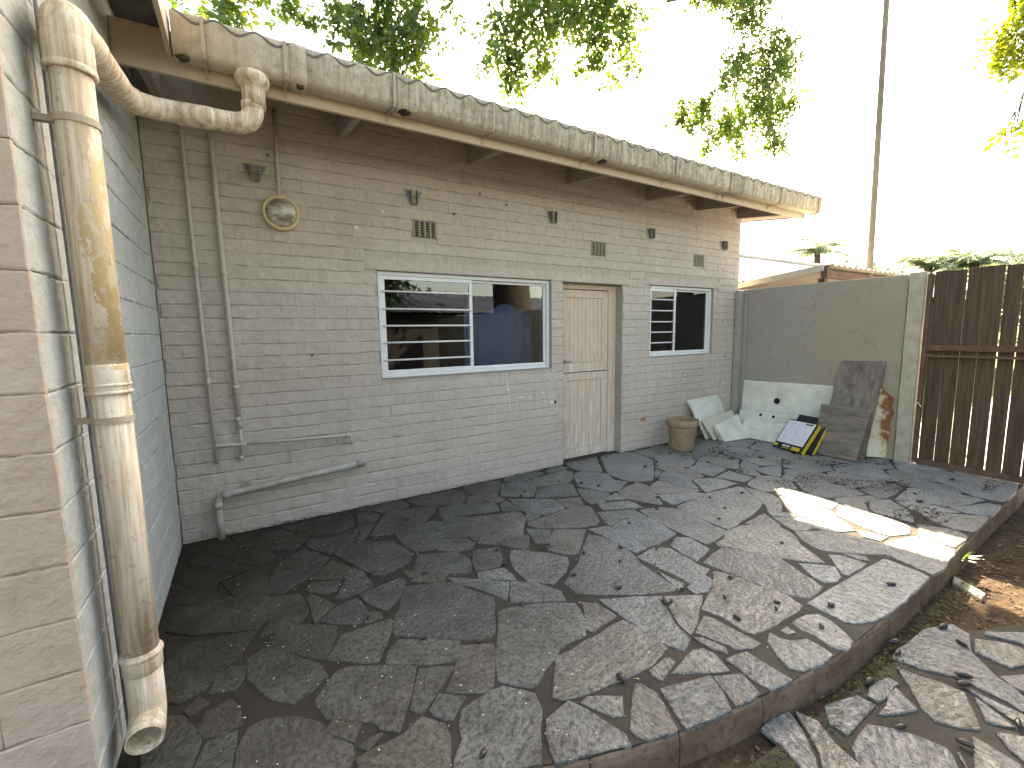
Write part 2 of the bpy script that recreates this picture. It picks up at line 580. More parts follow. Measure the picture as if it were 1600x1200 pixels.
M['box_black'] = simple('printed_black_card', (.015, .016, .018), (.03, .03, .034), 10, .5, 0)
M['box_yellow'] = simple('printed_yellow_card', (.55, .36, .03), (.62, .43, .05), 14, .6, 0)
M['paper'] = simple('white_paper', (.62, .63, .66), (.68, .69, .72), 10, .7, 0)
M['ink'] = simple('grey_ink', (.30, .32, .36), (.36, .38, .42), 10, .7, 0)
M['pod'] = simple('dry_seed_pod', (.018, .013, .010), (.05, .036, .026), 60, .35, .3, .002, .5)
M['twig'] = simple('dry_twig', (.04, .028, .02), (.08, .06, .04), 40, .85, 0)
M['petal'] = simple('fallen_petal', (.55, .52, .33), (.68, .65, .48), 3, .7, 0)
M['litter'] = simple('leaf_litter', (.05, .034, .023), (.23, .155, .095), 17, .85, 0)
M['moss'] = simple('dry_moss', (.045, .05, .016), (.10, .095, .035), 12, .95, 0)
M['bark_dark'] = simple('dark_bark', (.025, .02, .016), (.055, .045, .035), 9, .95, .9, .03, bsc=14)
M['bark'] = simple('bark', (.06, .045, .035), (.15, .12, .09), 9, .95, .9, .03, bsc=14)
def m_leaf(name, dif, tra, amt=.55):
    t = NT(name)
    f = t.noise(t.pos(), 2.4, 4, .6)
    t.t.nodes.remove(t.b)
    d = t.n('BsdfDiffuse')
    tr = t.n('BsdfTranslucent')
    gl = t.n('BsdfGlossy')
    gl.inputs['Roughness'].default_value = .35
    gl.inputs['Color'].default_value = (.9, .95, 1., 1)
    k = t.ramp(f, [(.35, 0.), (.65, 1.)])
    t.L(t.mix(k, dif[0], dif[1]), d.inputs['Color'])
    t.L(t.mix(k, tra[0], tra[1]), tr.inputs['Color'])
    mx = t.n('MixShader')
    mx.inputs[0].default_value = amt
    t.L(d.outputs[0], mx.inputs[1])
    t.L(tr.outputs[0], mx.inputs[2])
    m2 = t.n('MixShader')
    m2.inputs[0].default_value = .04
    t.L(mx.outputs[0], m2.inputs[1])
    t.L(gl.outputs[0], m2.inputs[2])
    t.L(m2.outputs[0], t.out.inputs['Surface'])
    return t.m
M['leaf'] = m_leaf('leaf_green', ((.035, .075, .018), (.065, .115, .025)), ((.09, .19, .02), (.20, .31, .03)))
M['leaf_yellow'] = m_leaf('leaf_yellow_green', ((.08, .12, .02), (.12, .16, .03)), ((.26, .34, .02), (.38, .40, .04)))
M['leaf_dark'] = m_leaf('leaf_dark', ((.025, .05, .02), (.045, .08, .03)), ((.06, .12, .02), (.1, .17, .03)), .35)
M['leaf_far'] = m_leaf('leaf_far_hazed', ((.12, .18, .13), (.18, .23, .14)), ((.22, .30, .16), (.28, .34, .16)), .45)  # brightened so that distance haze sits in the leaf colour
M['tin'] = simple('pale_tin_roof', (.36, .34, .30), (.52, .50, .46), 1.2, .5, .25, .01, bsc=6)
M['tin_dark'] = simple('grey_tin_roof', (.045, .055, .075), (.08, .09, .115), .8, .95, .2, .01, .05, bsc=6)
M['blue_wall'] = simple('blue_grey_wall', (.24, .34, .60), (.30, .40, .66), 1.5, .8, .1)
M['dark_wall'] = simple('dark_brick_wall', (.025, .024, .022), (.045, .042, .038), 6, .9, .3)
M['timber'] = simple('sun_bleached_timber', (.46, .42, .34), (.58, .54, .45), 8, .85, .4, .004)
M['dark_timber'] = simple('dark_timber', (.10, .06, .045), (.16, .10, .08), 8, .85, .3, .004)
M['pole'] = simple('gum_pole', (.17, .145, .11), (.25, .22, .17), 5, .85, .3, .004)

# ------------------------------------------------------------------ measured outlines (metres), and an unseen crown added for shade
SHADE_CANOPY=[(12.47,4.86,11.56),(12.31,5.15,11.5),(12.41,5.02,11.4),(13.5,4.23,11.43),(12.57,4.85,11.82),(13.39,4.14,11.32),(13.8,4.32,11.47),(12.25,4.7,11.47),(13.34,4.63,11.56),(13.18,4.86,11.99),(13.41,4.78,11.83),(13.42,4.98,11.71),(12.32,4.86,11.56),(12.83,4.99,11.88),(12.96,4.95,11.84),(13.42,4.96,11.69),(12.75,5.08,11.7),(12.69,4.98,11.43),(13.39,4.44,11.97),(12.94,4.89,11.72),(12.31,5.28,11.49),(13.27,4.78,11.73),(13.3,4.79,11.72),(12.98,4.48,11.66),(12.41,4.59,11.53),(13.21,4.86,11.88),(13.45,4.8,11.69),(13.26,4.82,11.74),(13.38,4.87,11.88),(13.03,4.81,11.49),(13.02,4.29,11.2),(12.82,5.29,11.73),(13.26,4.79,11.72),(13.32,4.35,11.45),(13.43,4.57,11.53),(13.03,4.8,11.56),(12.59,4.73,11.28),(12.97,4.46,11.44),(13.46,5.13,11.87),(13.8,4.87,11.79),(12.93,4.78,11.56),(13.44,4.27,11.74),(13.4,4.93,11.74),(12.76,4.36,11.72),(13.13,4.62,11.58),(12.68,5.21,11.89),(13.62,4.55,11.61),(13.33,4.99,11.68),(12.93,4.55,11.37),(13.67,4.55,11.52),(13.21,4.66,11.59),(13.71,4.67,11.69),(13.53,4.44,11.51),(13.6,4.51,11.82),(12.66,4.97,11.82),(13.28,4.78,11.66),(12.7,5.17,11.58),(4.61,3.91,9.1),(5.88,3.81,9.28),(7.51,3.3,9.11),(6.66,2.92,8.87),(6.66,3.71,9.49),(6.96,4.64,9.28),(4.79,4.21,9.18),(6.32,4.03,8.97),(5.77,4.05,9.91),(6.48,3.94,9.3),(5.92,3.53,8.99),(5.1,3.55,9.97),(6.24,4.93,9.27),(7.25,3.09,8.97),(6.02,3.95,9.58),(7.52,2.86,9.5),(6.0,3.47,9.49),(6.17,3.52,9.51),(4.92,3.29,9.42),(6.8,2.81,9.1),(5.6,3.6,9.69),(5.8,3.48,9.31),(7.56,3.94,9.38),(6.06,3.38,9.37),(6.09,4.11,9.53),(5.38,2.68,9.59),(5.73,3.71,9.27),(5.17,2.74,9.73),(6.65,2.86,8.89),(7.74,3.76,9.71),(6.87,4.14,9.49),(5.63,3.32,9.83),(6.19,4.45,9.37),(5.14,3.3,9.51),(5.45,4.15,9.97),(5.44,3.75,8.94),(6.29,4.03,9.58),(5.34,3.92,9.42),(5.53,3.47,9.72),(6.31,3.34,9.33),(6.39,4.62,9.47),(5.03,3.4,9.63),(6.41,5.06,9.27),(5.8,3.88,9.63),(7.73,3.97,9.33),(5.21,3.69,9.06),(6.21,3.35,9.58),(6.63,3.64,9.56),(5.37,3.15,9.63),(7.12,4.09,9.07),(6.78,3.07,9.34),(5.82,3.83,9.91),(5.37,3.48,9.52),(6.56,3.78,9.28),(4.96,3.98,9.33),(6.07,4.72,9.28),(5.03,3.67,9.53),(6.03,3.1,9.69),(6.45,3.51,9.23),(5.9,3.26,9.44),(5.6,5.13,9.46),(5.02,3.83,9.69),(6.32,4.37,9.38),(5.79,4.42,9.86),(5.52,4.26,9.51),(4.41,4.24,9.55),(5.24,4.84,9.41),(6.35,2.73,9.85),(4.77,4.0,9.57),(4.91,4.26,9.07),(6.24,3.96,9.02),(5.89,3.06,9.6),(7.39,4.01,9.31),(6.33,3.6,9.92),(5.79,4.73,9.18),(5.81,2.88,9.36),(5.39,3.97,9.78),(5.63,3.52,9.39),(6.22,3.76,9.56),(5.85,3.65,9.59),(5.65,4.04,9.2),(5.62,3.47,9.21),(6.65,3.67,9.55),(5.61,4.95,9.8),(5.29,3.3,8.85),(6.4,5.06,9.52),(6.54,4.29,9.48),(7.0,4.14,9.18),(6.03,3.77,9.79),(6.09,4.11,9.15),(6.39,3.59,9.66),(7.29,3.46,9.16),(6.85,3.48,9.62),(7.18,3.51,9.18),(6.6,3.88,9.42),(5.6,4.09,9.38),(6.46,3.67,9.3),(6.71,4.02,9.2),(6.12,4.15,9.5),(6.95,3.53,9.49),(5.3,4.11,9.08),(6.73,3.16,9.45),(6.45,3.65,9.2),(6.57,3.2,9.15),(5.94,3.69,9.54),(5.5,3.39,9.66),(4.59,3.91,9.55),(4.92,2.93,9.36),(6.41,4.12,9.16),(5.64,3.93,9.34)]
KERB=[(4.42, -3.123, -0.145), (4.306, -3.285, -0.145), (4.414, -3.281, -0.145), (4.531, -3.101, -0.145)]
TWIGS=[[(3.202, -1.121, 0.006), (3.403, -1.199, 0.006), (3.504, -1.399, 0.006), (3.529, -1.463, 0.006), (3.628, -1.579, 0.006)], [(2.477, -2.377, 0.006), (2.424, -2.457, 0.006), (2.347, -2.586, 0.006), (2.328, -2.678, 0.006), (2.319, -2.778, 0.006)], [(2.209, -1.509, 0.006), (2.25, -1.546, 0.006), (2.316, -1.533, 0.006)]]
UP=[[(1.613,-1.97),(1.756,-2.006),(1.96,-2.107),(2.014,-2.144),(1.994,-2.224),(1.892,-2.381),(1.881,-2.379),(1.802,-2.374),(1.718,-2.39),(1.569,-2.461),(1.502,-2.507),(1.474,-2.514),(1.368,-2.401)],[(1.166,-2.454),(1.373,-2.438),(1.47,-2.544),(1.447,-2.629),(1.388,-2.703),(1.317,-2.816),(1.212,-2.781),(1.036,-2.672),(1.053,-2.641),(1.108,-2.58)],[(1.437,-2.676),(1.497,-2.664),(1.567,-2.651),(1.625,-2.79),(1.654,-2.891),(1.643,-2.931),(1.482,-2.879),(1.358,-2.842),(1.369,-2.791),(1.394,-2.732)],[(1.602,-2.688),(1.643,-2.676),(1.703,-2.706),(1.776,-2.756),(1.708,-2.828),(1.679,-2.813),(1.648,-2.766)],[(1.679,-2.416),(1.744,-2.427),(1.859,-2.405),(1.956,-2.41),(2.146,-2.392),(2.154,-2.44),(2.182,-2.553),(2.173,-2.569),(2.176,-2.658),(2.111,-2.678),(2.015,-2.7),(1.852,-2.692),(1.767,-2.677),(1.55,-2.638),(1.519,-2.606)],[(1.876,-2.737),(1.89,-2.75),(1.912,-2.813),(1.886,-2.888),(1.842,-2.98),(1.831,-2.983),(1.71,-2.951),(1.687,-2.922),(1.685,-2.888),(1.747,-2.831)],[(1.939,-2.813),(2.19,-2.882),(2.158,-2.959),(2.102,-3.038),(1.874,-2.996),(1.878,-2.975),(1.915,-2.877)],[(2.193,-2.892),(2.321,-2.951),(2.283,-3.053),(2.132,-3.039),(2.158,-2.982)],[(2.055,-2.78),(2.269,-2.737),(2.314,-2.76),(2.327,-2.814),(2.289,-2.913)],[(1.981,-2.72),(2.109,-2.702),(2.125,-2.711),(2.124,-2.74),(2.043,-2.768),(1.986,-2.784),(1.974,-2.751)],[(2.336,-2.683),(2.378,-2.708),(2.411,-2.811),(2.383,-2.839),(2.343,-2.768)],[(2.533,-2.605),(2.553,-2.637),(2.571,-2.798),(2.581,-2.886),(2.531,-2.887),(2.446,-2.848),(2.422,-2.77),(2.377,-2.664)],[(2.336,-2.854),(2.468,-2.88),(2.468,-2.989),(2.473,-3.089),(2.337,-3.067),(2.326,-3.006),(2.337,-2.916)],[(2.694,-2.864),(2.694,-2.909),(2.724,-2.955),(2.808,-2.991),(2.807,-3.055),(2.795,-3.108),(2.692,-3.111),(2.559,-3.082),(2.526,-3.044),(2.56,-2.98),(2.621,-2.896)],[(2.754,-2.89),(2.817,-2.886),(2.807,-2.941),(2.759,-2.922)],[(2.868,-2.885),(3.006,-2.891),(3.07,-2.925),(3.062,-2.99),(2.978,-3.12),(2.881,-3.132),(2.848,-3.081),(2.87,-2.997),(2.857,-2.932)],[(2.977,-2.353),(3.024,-2.401),(3.061,-2.594),(3.107,-2.74),(3.072,-2.84),(2.983,-2.851),(2.897,-2.848),(2.782,-2.849),(2.713,-2.841),(2.62,-2.829),(2.6,-2.793),(2.61,-2.666),(2.575,-2.559),(2.792,-2.471),(2.917,-2.403)],[(3.012,-2.253),(3.31,-2.194),(3.411,-2.357),(3.501,-2.497),(3.43,-2.66),(3.373,-2.809),(3.192,-2.824),(3.143,-2.785),(3.085,-2.642),(3.038,-2.392)],[(3.34,-2.133),(3.441,-2.127),(3.573,-2.062),(3.758,-2.06),(3.98,-2.246),(3.94,-2.351),(3.818,-2.464),(3.68,-2.681),(3.555,-2.552),(3.452,-2.404),(3.364,-2.217),(3.313,-2.162)],[(3.831,-2.052),(4.138,-2.028),(4.015,-2.227),(3.948,-2.224),(3.827,-2.133)],[(3.532,-2.595),(3.652,-2.701),(3.68,-2.747),(3.58,-2.817),(3.497,-2.831),(3.424,-2.793),(3.434,-2.732)],[(3.822,-2.642),(3.889,-2.705),(3.9,-2.831),(3.645,-2.832),(3.627,-2.812)],[(3.912,-2.688),(4.001,-2.787),(3.95,-2.834),(3.919,-2.775)],[(3.112,-2.844),(4.06,-2.865),(4.078,-2.886),(4.042,-3.103),(3.684,-3.114),(3.412,-3.122),(3.242,-3.103),(3.139,-3.063),(3.112,-3.027),(3.117,-2.935)],[(4.357,-2.788),(4.652,-2.86),(4.619,-3.068),(4.428,-3.091),(4.208,-3.112),(4.093,-3.101),(4.153,-2.854)],[(4.001,-2.339),(4.234,-2.489),(4.295,-2.678),(4.277,-2.805),(4.146,-2.849),(4.041,-2.772),(3.867,-2.607),(3.853,-2.532),(3.909,-2.429)],[(4.123,-2.11),(4.256,-2.212),(4.226,-2.35),(4.097,-2.374),(4.024,-2.327)],[(4.204,-2.023),(4.323,-2.148),(4.275,-2.203),(4.152,-2.083)],[(4.845,-1.759),(4.919,-1.871),(4.938,-2.063),(4.891,-2.253),(4.708,-2.286),(4.695,-2.112),(4.692,-1.858)],[(4.637,-1.895),(4.665,-2.118),(4.656,-2.301),(4.563,-2.369),(4.429,-2.549),(4.425,-2.38),(4.377,-2.36),(4.33,-2.195),(4.412,-2.093)],[(4.29,-2.215),(4.338,-2.377),(4.401,-2.397),(4.393,-2.576),(4.24,-2.506),(4.185,-2.351)],[(4.856,-2.282),(4.878,-2.47),(4.872,-2.627),(4.822,-2.763),(4.652,-2.81),(4.502,-2.751),(4.525,-2.581),(4.608,-2.364)],[(4.405,-2.583),(4.463,-2.753),(4.353,-2.745),(4.327,-2.656)],[(4.903,-2.816),(4.89,-3.061),(4.663,-3.064),(4.681,-2.866)],[(5.25,-2.688),(5.387,-2.848),(5.565,-3.032),(5.365,-3.053),(5.087,-3.053),(5.058,-2.976),(5.103,-2.82)],[(5.552,-2.812),(5.962,-2.953),(5.989,-3.023),(5.629,-3.051),(5.529,-2.917)],[(5.868,-2.434),(5.972,-2.502),(6.044,-2.846),(6.026,-2.916),(5.593,-2.814),(5.548,-2.734),(5.523,-2.614),(5.406,-2.482)],[(6.704,-2.056),(6.82,-2.466),(6.766,-2.83),(6.821,-2.966),(6.389,-3.015),(6.125,-3.007),(6.09,-2.848),(6.318,-2.568),(6.492,-2.167)],[(5.177,-2.387),(5.371,-2.46),(5.191,-2.65),(4.924,-2.767),(4.936,-2.668),(4.928,-2.478)],[(4.914,-2.782),(5.024,-2.974),(4.956,-3.053),(4.853,-3.067),(4.883,-2.803)],[(3.647,-1.539),(4.116,-1.475),(4.586,-1.534),(4.584,-1.565),(4.354,-1.884),(4.126,-1.964),(3.602,-2.051),(3.609,-1.923),(3.634,-1.594)],[(3.532,-1.464),(3.629,-1.578),(3.581,-1.925),(3.573,-2.062),(3.437,-2.088),(3.267,-2.104),(3.261,-1.938),(3.281,-1.578),(3.322,-1.416)],[(3.706,-1.249),(4.085,-1.394),(4.135,-1.472),(3.658,-1.495)],[(3.889,-1.041),(4.058,-0.98),(4.071,-1.161),(4.175,-1.391),(4.096,-1.385),(3.745,-1.215)],[(4.376,-1.155),(4.62,-1.262),(4.649,-1.475),(4.164,-1.461)],[(4.64,-0.883),(4.835,-0.862),(4.958,-1.137),(4.642,-1.203)],[(4.653,-1.229),(4.946,-1.19),(4.944,-1.459),(4.758,-1.479)],[(5.05,-0.871),(5.479,-0.969),(5.083,-1.221),(5.014,-0.982)],[(5.515,-1.042),(5.928,-1.223),(5.654,-1.367),(5.414,-1.272)],[(5.225,-1.294),(5.617,-1.386),(5.211,-1.599),(5.175,-1.5)],[(4.599,-1.575),(4.625,-1.838),(4.517,-1.964),(4.28,-2.088),(4.213,-2.021),(4.31,-1.96)],[(4.324,-0.817),(4.445,-0.897),(4.46,-1.138),(4.334,-1.163),(4.182,-1.364),(4.086,-1.137),(4.09,-0.965)],[(3.848,-0.876),(3.839,-1.074),(3.589,-1.437),(3.415,-1.215),(3.535,-1.062)],[(2.729,-1.594),(3.054,-1.476),(3.285,-1.565),(3.22,-1.872),(2.968,-1.917),(2.945,-1.903),(2.745,-1.919),(2.734,-1.857)],[(2.706,-1.967),(2.908,-1.935),(2.823,-2.042),(2.715,-2.093)],[(2.938,-1.955),(2.991,-2.0),(2.969,-2.236),(2.977,-2.325),(2.741,-2.358),(2.742,-2.274),(2.717,-2.113)],[(3.175,-1.919),(3.246,-1.977),(3.217,-2.157),(2.998,-2.215),(3.022,-1.986)],[(2.679,-2.383),(2.895,-2.337),(2.897,-2.39),(2.859,-2.434),(2.75,-2.475),(2.67,-2.447)],[(2.681,-2.164),(2.697,-2.347),(2.625,-2.38),(2.648,-2.282)],[(2.65,-1.53),(2.702,-1.602),(2.721,-1.871),(2.657,-2.036),(2.624,-2.349),(2.596,-2.362),(2.467,-2.311),(2.119,-2.098),(2.087,-2.054),(2.09,-1.952),(2.314,-1.816)],[(2.153,-2.193),(2.406,-2.317),(2.486,-2.361),(2.415,-2.464),(2.339,-2.64),(2.315,-2.681),(2.22,-2.716),(2.183,-2.641),(2.162,-2.357)],[(2.498,-2.368),(2.696,-2.479),(2.558,-2.555),(2.411,-2.639),(2.335,-2.666),(2.373,-2.541),(2.46,-2.41)],[(2.057,-2.154),(2.122,-2.217),(2.136,-2.354),(2.015,-2.365),(1.935,-2.385),(1.927,-2.345),(2.012,-2.236)],[(2.035,-1.408),(2.172,-1.54),(2.305,-1.71),(2.183,-1.846),(2.026,-1.919),(1.911,-1.822),(1.919,-1.641),(1.957,-1.528)],[(1.821,-1.756),(1.95,-1.863),(2.02,-2.004),(1.987,-2.096),(1.716,-1.938)],[(1.507,-1.504),(1.625,-1.596),(1.811,-1.757),(1.704,-1.908),(1.601,-1.682),(1.518,-1.58)],[(1.692,-1.551),(1.867,-1.598),(1.862,-1.765),(1.669,-1.616)],[(2.015,-1.266),(2.217,-1.267),(2.257,-1.292),(2.137,-1.482),(2.011,-1.316)],[(2.308,-1.187),(2.454,-1.312),(2.294,-1.472),(2.231,-1.422)],[(2.481,-1.32),(2.683,-1.45),(2.394,-1.712),(2.311,-1.667),(2.247,-1.527)],[(2.377,-1.095),(2.525,-1.08),(2.994,-1.066),(3.015,-1.131),(2.888,-1.383),(2.826,-1.429),(2.625,-1.362),(2.403,-1.228),(2.351,-1.142)],[(2.71,-1.458),(2.878,-1.494),(2.882,-1.528),(2.721,-1.573)],[(2.911,-1.42),(3.045,-1.462),(2.903,-1.511)],[(2.986,-1.25),(3.292,-1.375),(3.273,-1.542),(3.092,-1.459),(2.934,-1.39)],[(3.131,-1.102),(3.447,-0.994),(3.396,-1.194),(3.401,-1.383),(3.063,-1.238)],[(3.216,-0.717),(3.279,-0.758),(3.392,-0.974),(3.245,-1.067),(3.073,-1.078),(3.083,-0.961)],[(2.876,-0.825),(3.084,-0.904),(3.008,-1.035),(2.853,-1.051),(2.831,-1.011)],[(2.496,-0.576),(2.846,-0.806),(2.818,-1.028),(2.592,-1.041),(2.474,-0.953)],[(2.455,-0.952),(2.541,-1.043),(2.394,-1.062)],[(2.136,-0.788),(2.433,-0.885),(2.422,-0.974),(2.222,-1.267),(1.984,-1.284),(1.882,-1.195)],[(2.869,-0.521),(3.243,-0.5),(3.246,-0.605),(3.1,-0.857),(2.739,-0.678)],[(2.652,-0.178),(2.979,-0.254),(2.884,-0.466),(2.734,-0.646),(2.486,-0.468)],[(3.004,-0.234),(3.482,-0.159),(3.511,-0.261),(3.302,-0.504),(2.9,-0.476)],[(3.456,-0.345),(3.598,-0.319),(3.772,-0.515),(3.694,-0.727),(3.758,-0.84),(3.526,-0.953),(3.419,-0.945),(3.276,-0.659)],[(3.589,-0.146),(3.669,0.119),(4.218,0.156),(3.783,-0.442),(3.596,-0.256)],[(4.268,0.122),(4.65,-0.082),(4.586,-0.449),(4.022,-0.944),(3.787,-0.824),(3.775,-0.556)],[(3.499,-0.967),(3.855,-0.904),(3.845,-1.1),(3.522,-1.384),(3.403,-1.199)],[(2.418,-0.553),(2.465,-0.612),(2.459,-0.87),(2.326,-0.783)],[(1.835,-0.639),(2.02,-0.736),(1.86,-1.071),(1.694,-0.964)],[(2.027,-0.74),(2.14,-0.767),(2.016,-0.974),(1.869,-1.168),(1.869,-1.077)],[(1.669,-0.985),(1.838,-1.085),(1.856,-1.178),(1.799,-1.246),(1.677,-1.217),(1.582,-1.139)],[(1.408,-0.693),(1.732,-0.64),(1.799,-0.706),(1.7,-0.949),(1.592,-1.104),(1.446,-1.069),(1.406,-0.907)],[(1.226,-0.643),(1.357,-0.419),(1.465,-0.255),(1.676,-0.292),(1.887,-0.378),(1.666,-0.619),(1.419,-0.67),(1.366,-0.695)],[(1.247,-0.138),(1.34,-0.161),(1.395,-0.27),(1.323,-0.397),(1.196,-0.38)],[(1.878,-0.424),(2.028,-0.417),(2.357,-0.578),(2.307,-0.754),(1.989,-0.669),(1.822,-0.607)],[(0.945,-0.774),(0.993,-0.694),(1.147,-0.698),(1.342,-0.824),(1.416,-1.076),(1.354,-1.182),(1.17,-1.254),(1.114,-1.218),(0.997,-0.913)],[(1.448,-1.118),(1.683,-1.226),(1.721,-1.377),(1.657,-1.529),(1.472,-1.419),(1.363,-1.285)],[(1.799,-1.279),(1.98,-1.328),(1.901,-1.512),(1.85,-1.558),(1.692,-1.533),(1.736,-1.387)],[(1.289,-1.275),(1.397,-1.316),(1.363,-1.412),(1.3,-1.372)],[(1.248,-1.457),(1.485,-1.558),(1.65,-1.837),(1.506,-2.114),(1.467,-2.13),(1.314,-2.045),(1.168,-1.942),(1.066,-1.86),(1.067,-1.802),(1.147,-1.661)],[(0.988,-1.394),(1.243,-1.344),(1.264,-1.383),(1.204,-1.524),(1.159,-1.57),(1.082,-1.634),(1.033,-1.548)],[(0.85,-1.359),(1.021,-1.048),(1.061,-1.13),(1.074,-1.347),(0.986,-1.37)],[(0.751,-1.529),(0.835,-1.45),(0.962,-1.415),(0.991,-1.576),(0.96,-1.649),(0.918,-1.659),(0.807,-1.583)],[(0.994,-1.592),(1.049,-1.626),(1.049,-1.679),(0.973,-1.682)],[(0.485,-1.588),(0.549,-1.499),(0.641,-1.497),(0.82,-1.622),(0.807,-1.685),(0.731,-1.845),(0.608,-1.728)],[(0.736,-1.849),(0.83,-1.711),(0.914,-1.706),(1.088,-1.716),(1.052,-1.817),(0.991,-1.922),(0.94,-2.001)],[(0.971,-2.03),(1.0,-1.959),(1.068,-1.901),(1.174,-1.962),(1.328,-2.076),(1.265,-2.186),(1.141,-2.142),(1.029,-2.071)],[(1.321,-2.109),(1.462,-2.182),(1.395,-2.316),(1.315,-2.439),(1.149,-2.339),(1.223,-2.253),(1.277,-2.174)],[(0.655,-2.089),(0.764,-1.957),(0.815,-1.956),(1.086,-2.122),(1.051,-2.19),(0.918,-2.417),(0.866,-2.371),(0.853,-2.322),(0.783,-2.278),(0.685,-2.196)],[(1.094,-2.145),(1.239,-2.217),(1.13,-2.299),(1.056,-2.355),(1.018,-2.383),(0.989,-2.343),(1.042,-2.235)],[(1.119,-2.325),(1.212,-2.399),(1.117,-2.48),(1.096,-2.467),(1.056,-2.414),(1.056,-2.385)],[(0.805,-2.44),(0.928,-2.436),(1.019,-2.398),(1.084,-2.48),(1.077,-2.554),(1.027,-2.666),(0.747,-2.493),(0.748,-2.446)],[(0.671,-2.256),(0.706,-2.217),(0.802,-2.304),(0.76,-2.369),(0.693,-2.296)],[(0.767,-2.399),(0.819,-2.381),(0.861,-2.388),(0.818,-2.424),(0.793,-2.43)],[(0.415,-1.652),(0.476,-1.598),(0.704,-1.872),(0.724,-1.967),(0.576,-2.047),(0.503,-1.979),(0.415,-1.791)],[(0.368,-2.257),(0.375,-2.16),(0.413,-2.082),(0.466,-2.071),(0.57,-2.117),(0.66,-2.202),(0.692,-2.302),(0.749,-2.375),(0.747,-2.428),(0.716,-2.473)],[(0.266,-1.799),(0.289,-1.686),(0.348,-1.658),(0.41,-1.697),(0.395,-1.779),(0.361,-1.834)],[(0.181,-1.846),(0.234,-1.795),(0.274,-1.851),(0.206,-1.891)],[(0.239,-1.987),(0.26,-1.909),(0.348,-1.882),(0.381,-1.949),(0.391,-2.048),(0.331,-2.064),(0.268,-2.044)],[(0.11,-1.749),(0.065,-1.34),(0.237,-1.383),(0.452,-1.426),(0.378,-1.599),(0.288,-1.676),(0.25,-1.756),(0.162,-1.789)],[(0.111,-1.824),(0.179,-1.874),(0.23,-1.968),(0.253,-2.053),(0.231,-2.172),(0.081,-2.079),(0.065,-1.973),(0.109,-1.906)],[(0.278,-2.069),(0.374,-2.071),(0.367,-2.155),(0.357,-2.25),(0.239,-2.177)],[(0.046,-1.182),(0.046,-0.992),(0.327,-0.998),(0.514,-1.022),(0.507,-1.362),(0.452,-1.414),(0.165,-1.292)],[(0.512,-1.391),(0.523,-1.122),(0.676,-1.188),(0.708,-1.397),(0.66,-1.484),(0.49,-1.497),(0.467,-1.505)],[(0.518,-1.088),(0.53,-0.95),(0.618,-0.691),(0.773,-0.597),(0.905,-0.813),(0.81,-0.97),(0.598,-1.123)],[(0.72,-1.169),(0.757,-1.095),(0.92,-1.164),(0.87,-1.281),(0.813,-1.276)],[(0.747,-1.054),(0.912,-0.879),(1.018,-1.064),(0.929,-1.153)],[(0.33,-0.486),(0.344,-0.367),(0.439,-0.36),(0.55,-0.476),(0.575,-0.622),(0.519,-0.668),(0.429,-0.63)],[(0.275,-0.788),(0.465,-0.711),(0.52,-0.857),(0.521,-1.011),(0.34,-0.991)],[(0.032,-0.633),(0.09,-0.472),(0.245,-0.571),(0.206,-0.761),(0.143,-0.786)],[(0.058,-0.27),(0.18,-0.305),(0.199,-0.502),(0.098,-0.477)],[(0.305,-0.056),(0.653,-0.148),(0.811,-0.407),(0.692,-0.568),(0.391,-0.306)],[(0.656,-0.094),(1.048,-0.08),(0.942,-0.251),(0.797,-0.373)],[(0.806,-0.454),(0.978,-0.515),(1.179,-0.46),(1.102,-0.645),(0.911,-0.774),(0.794,-0.565)]]
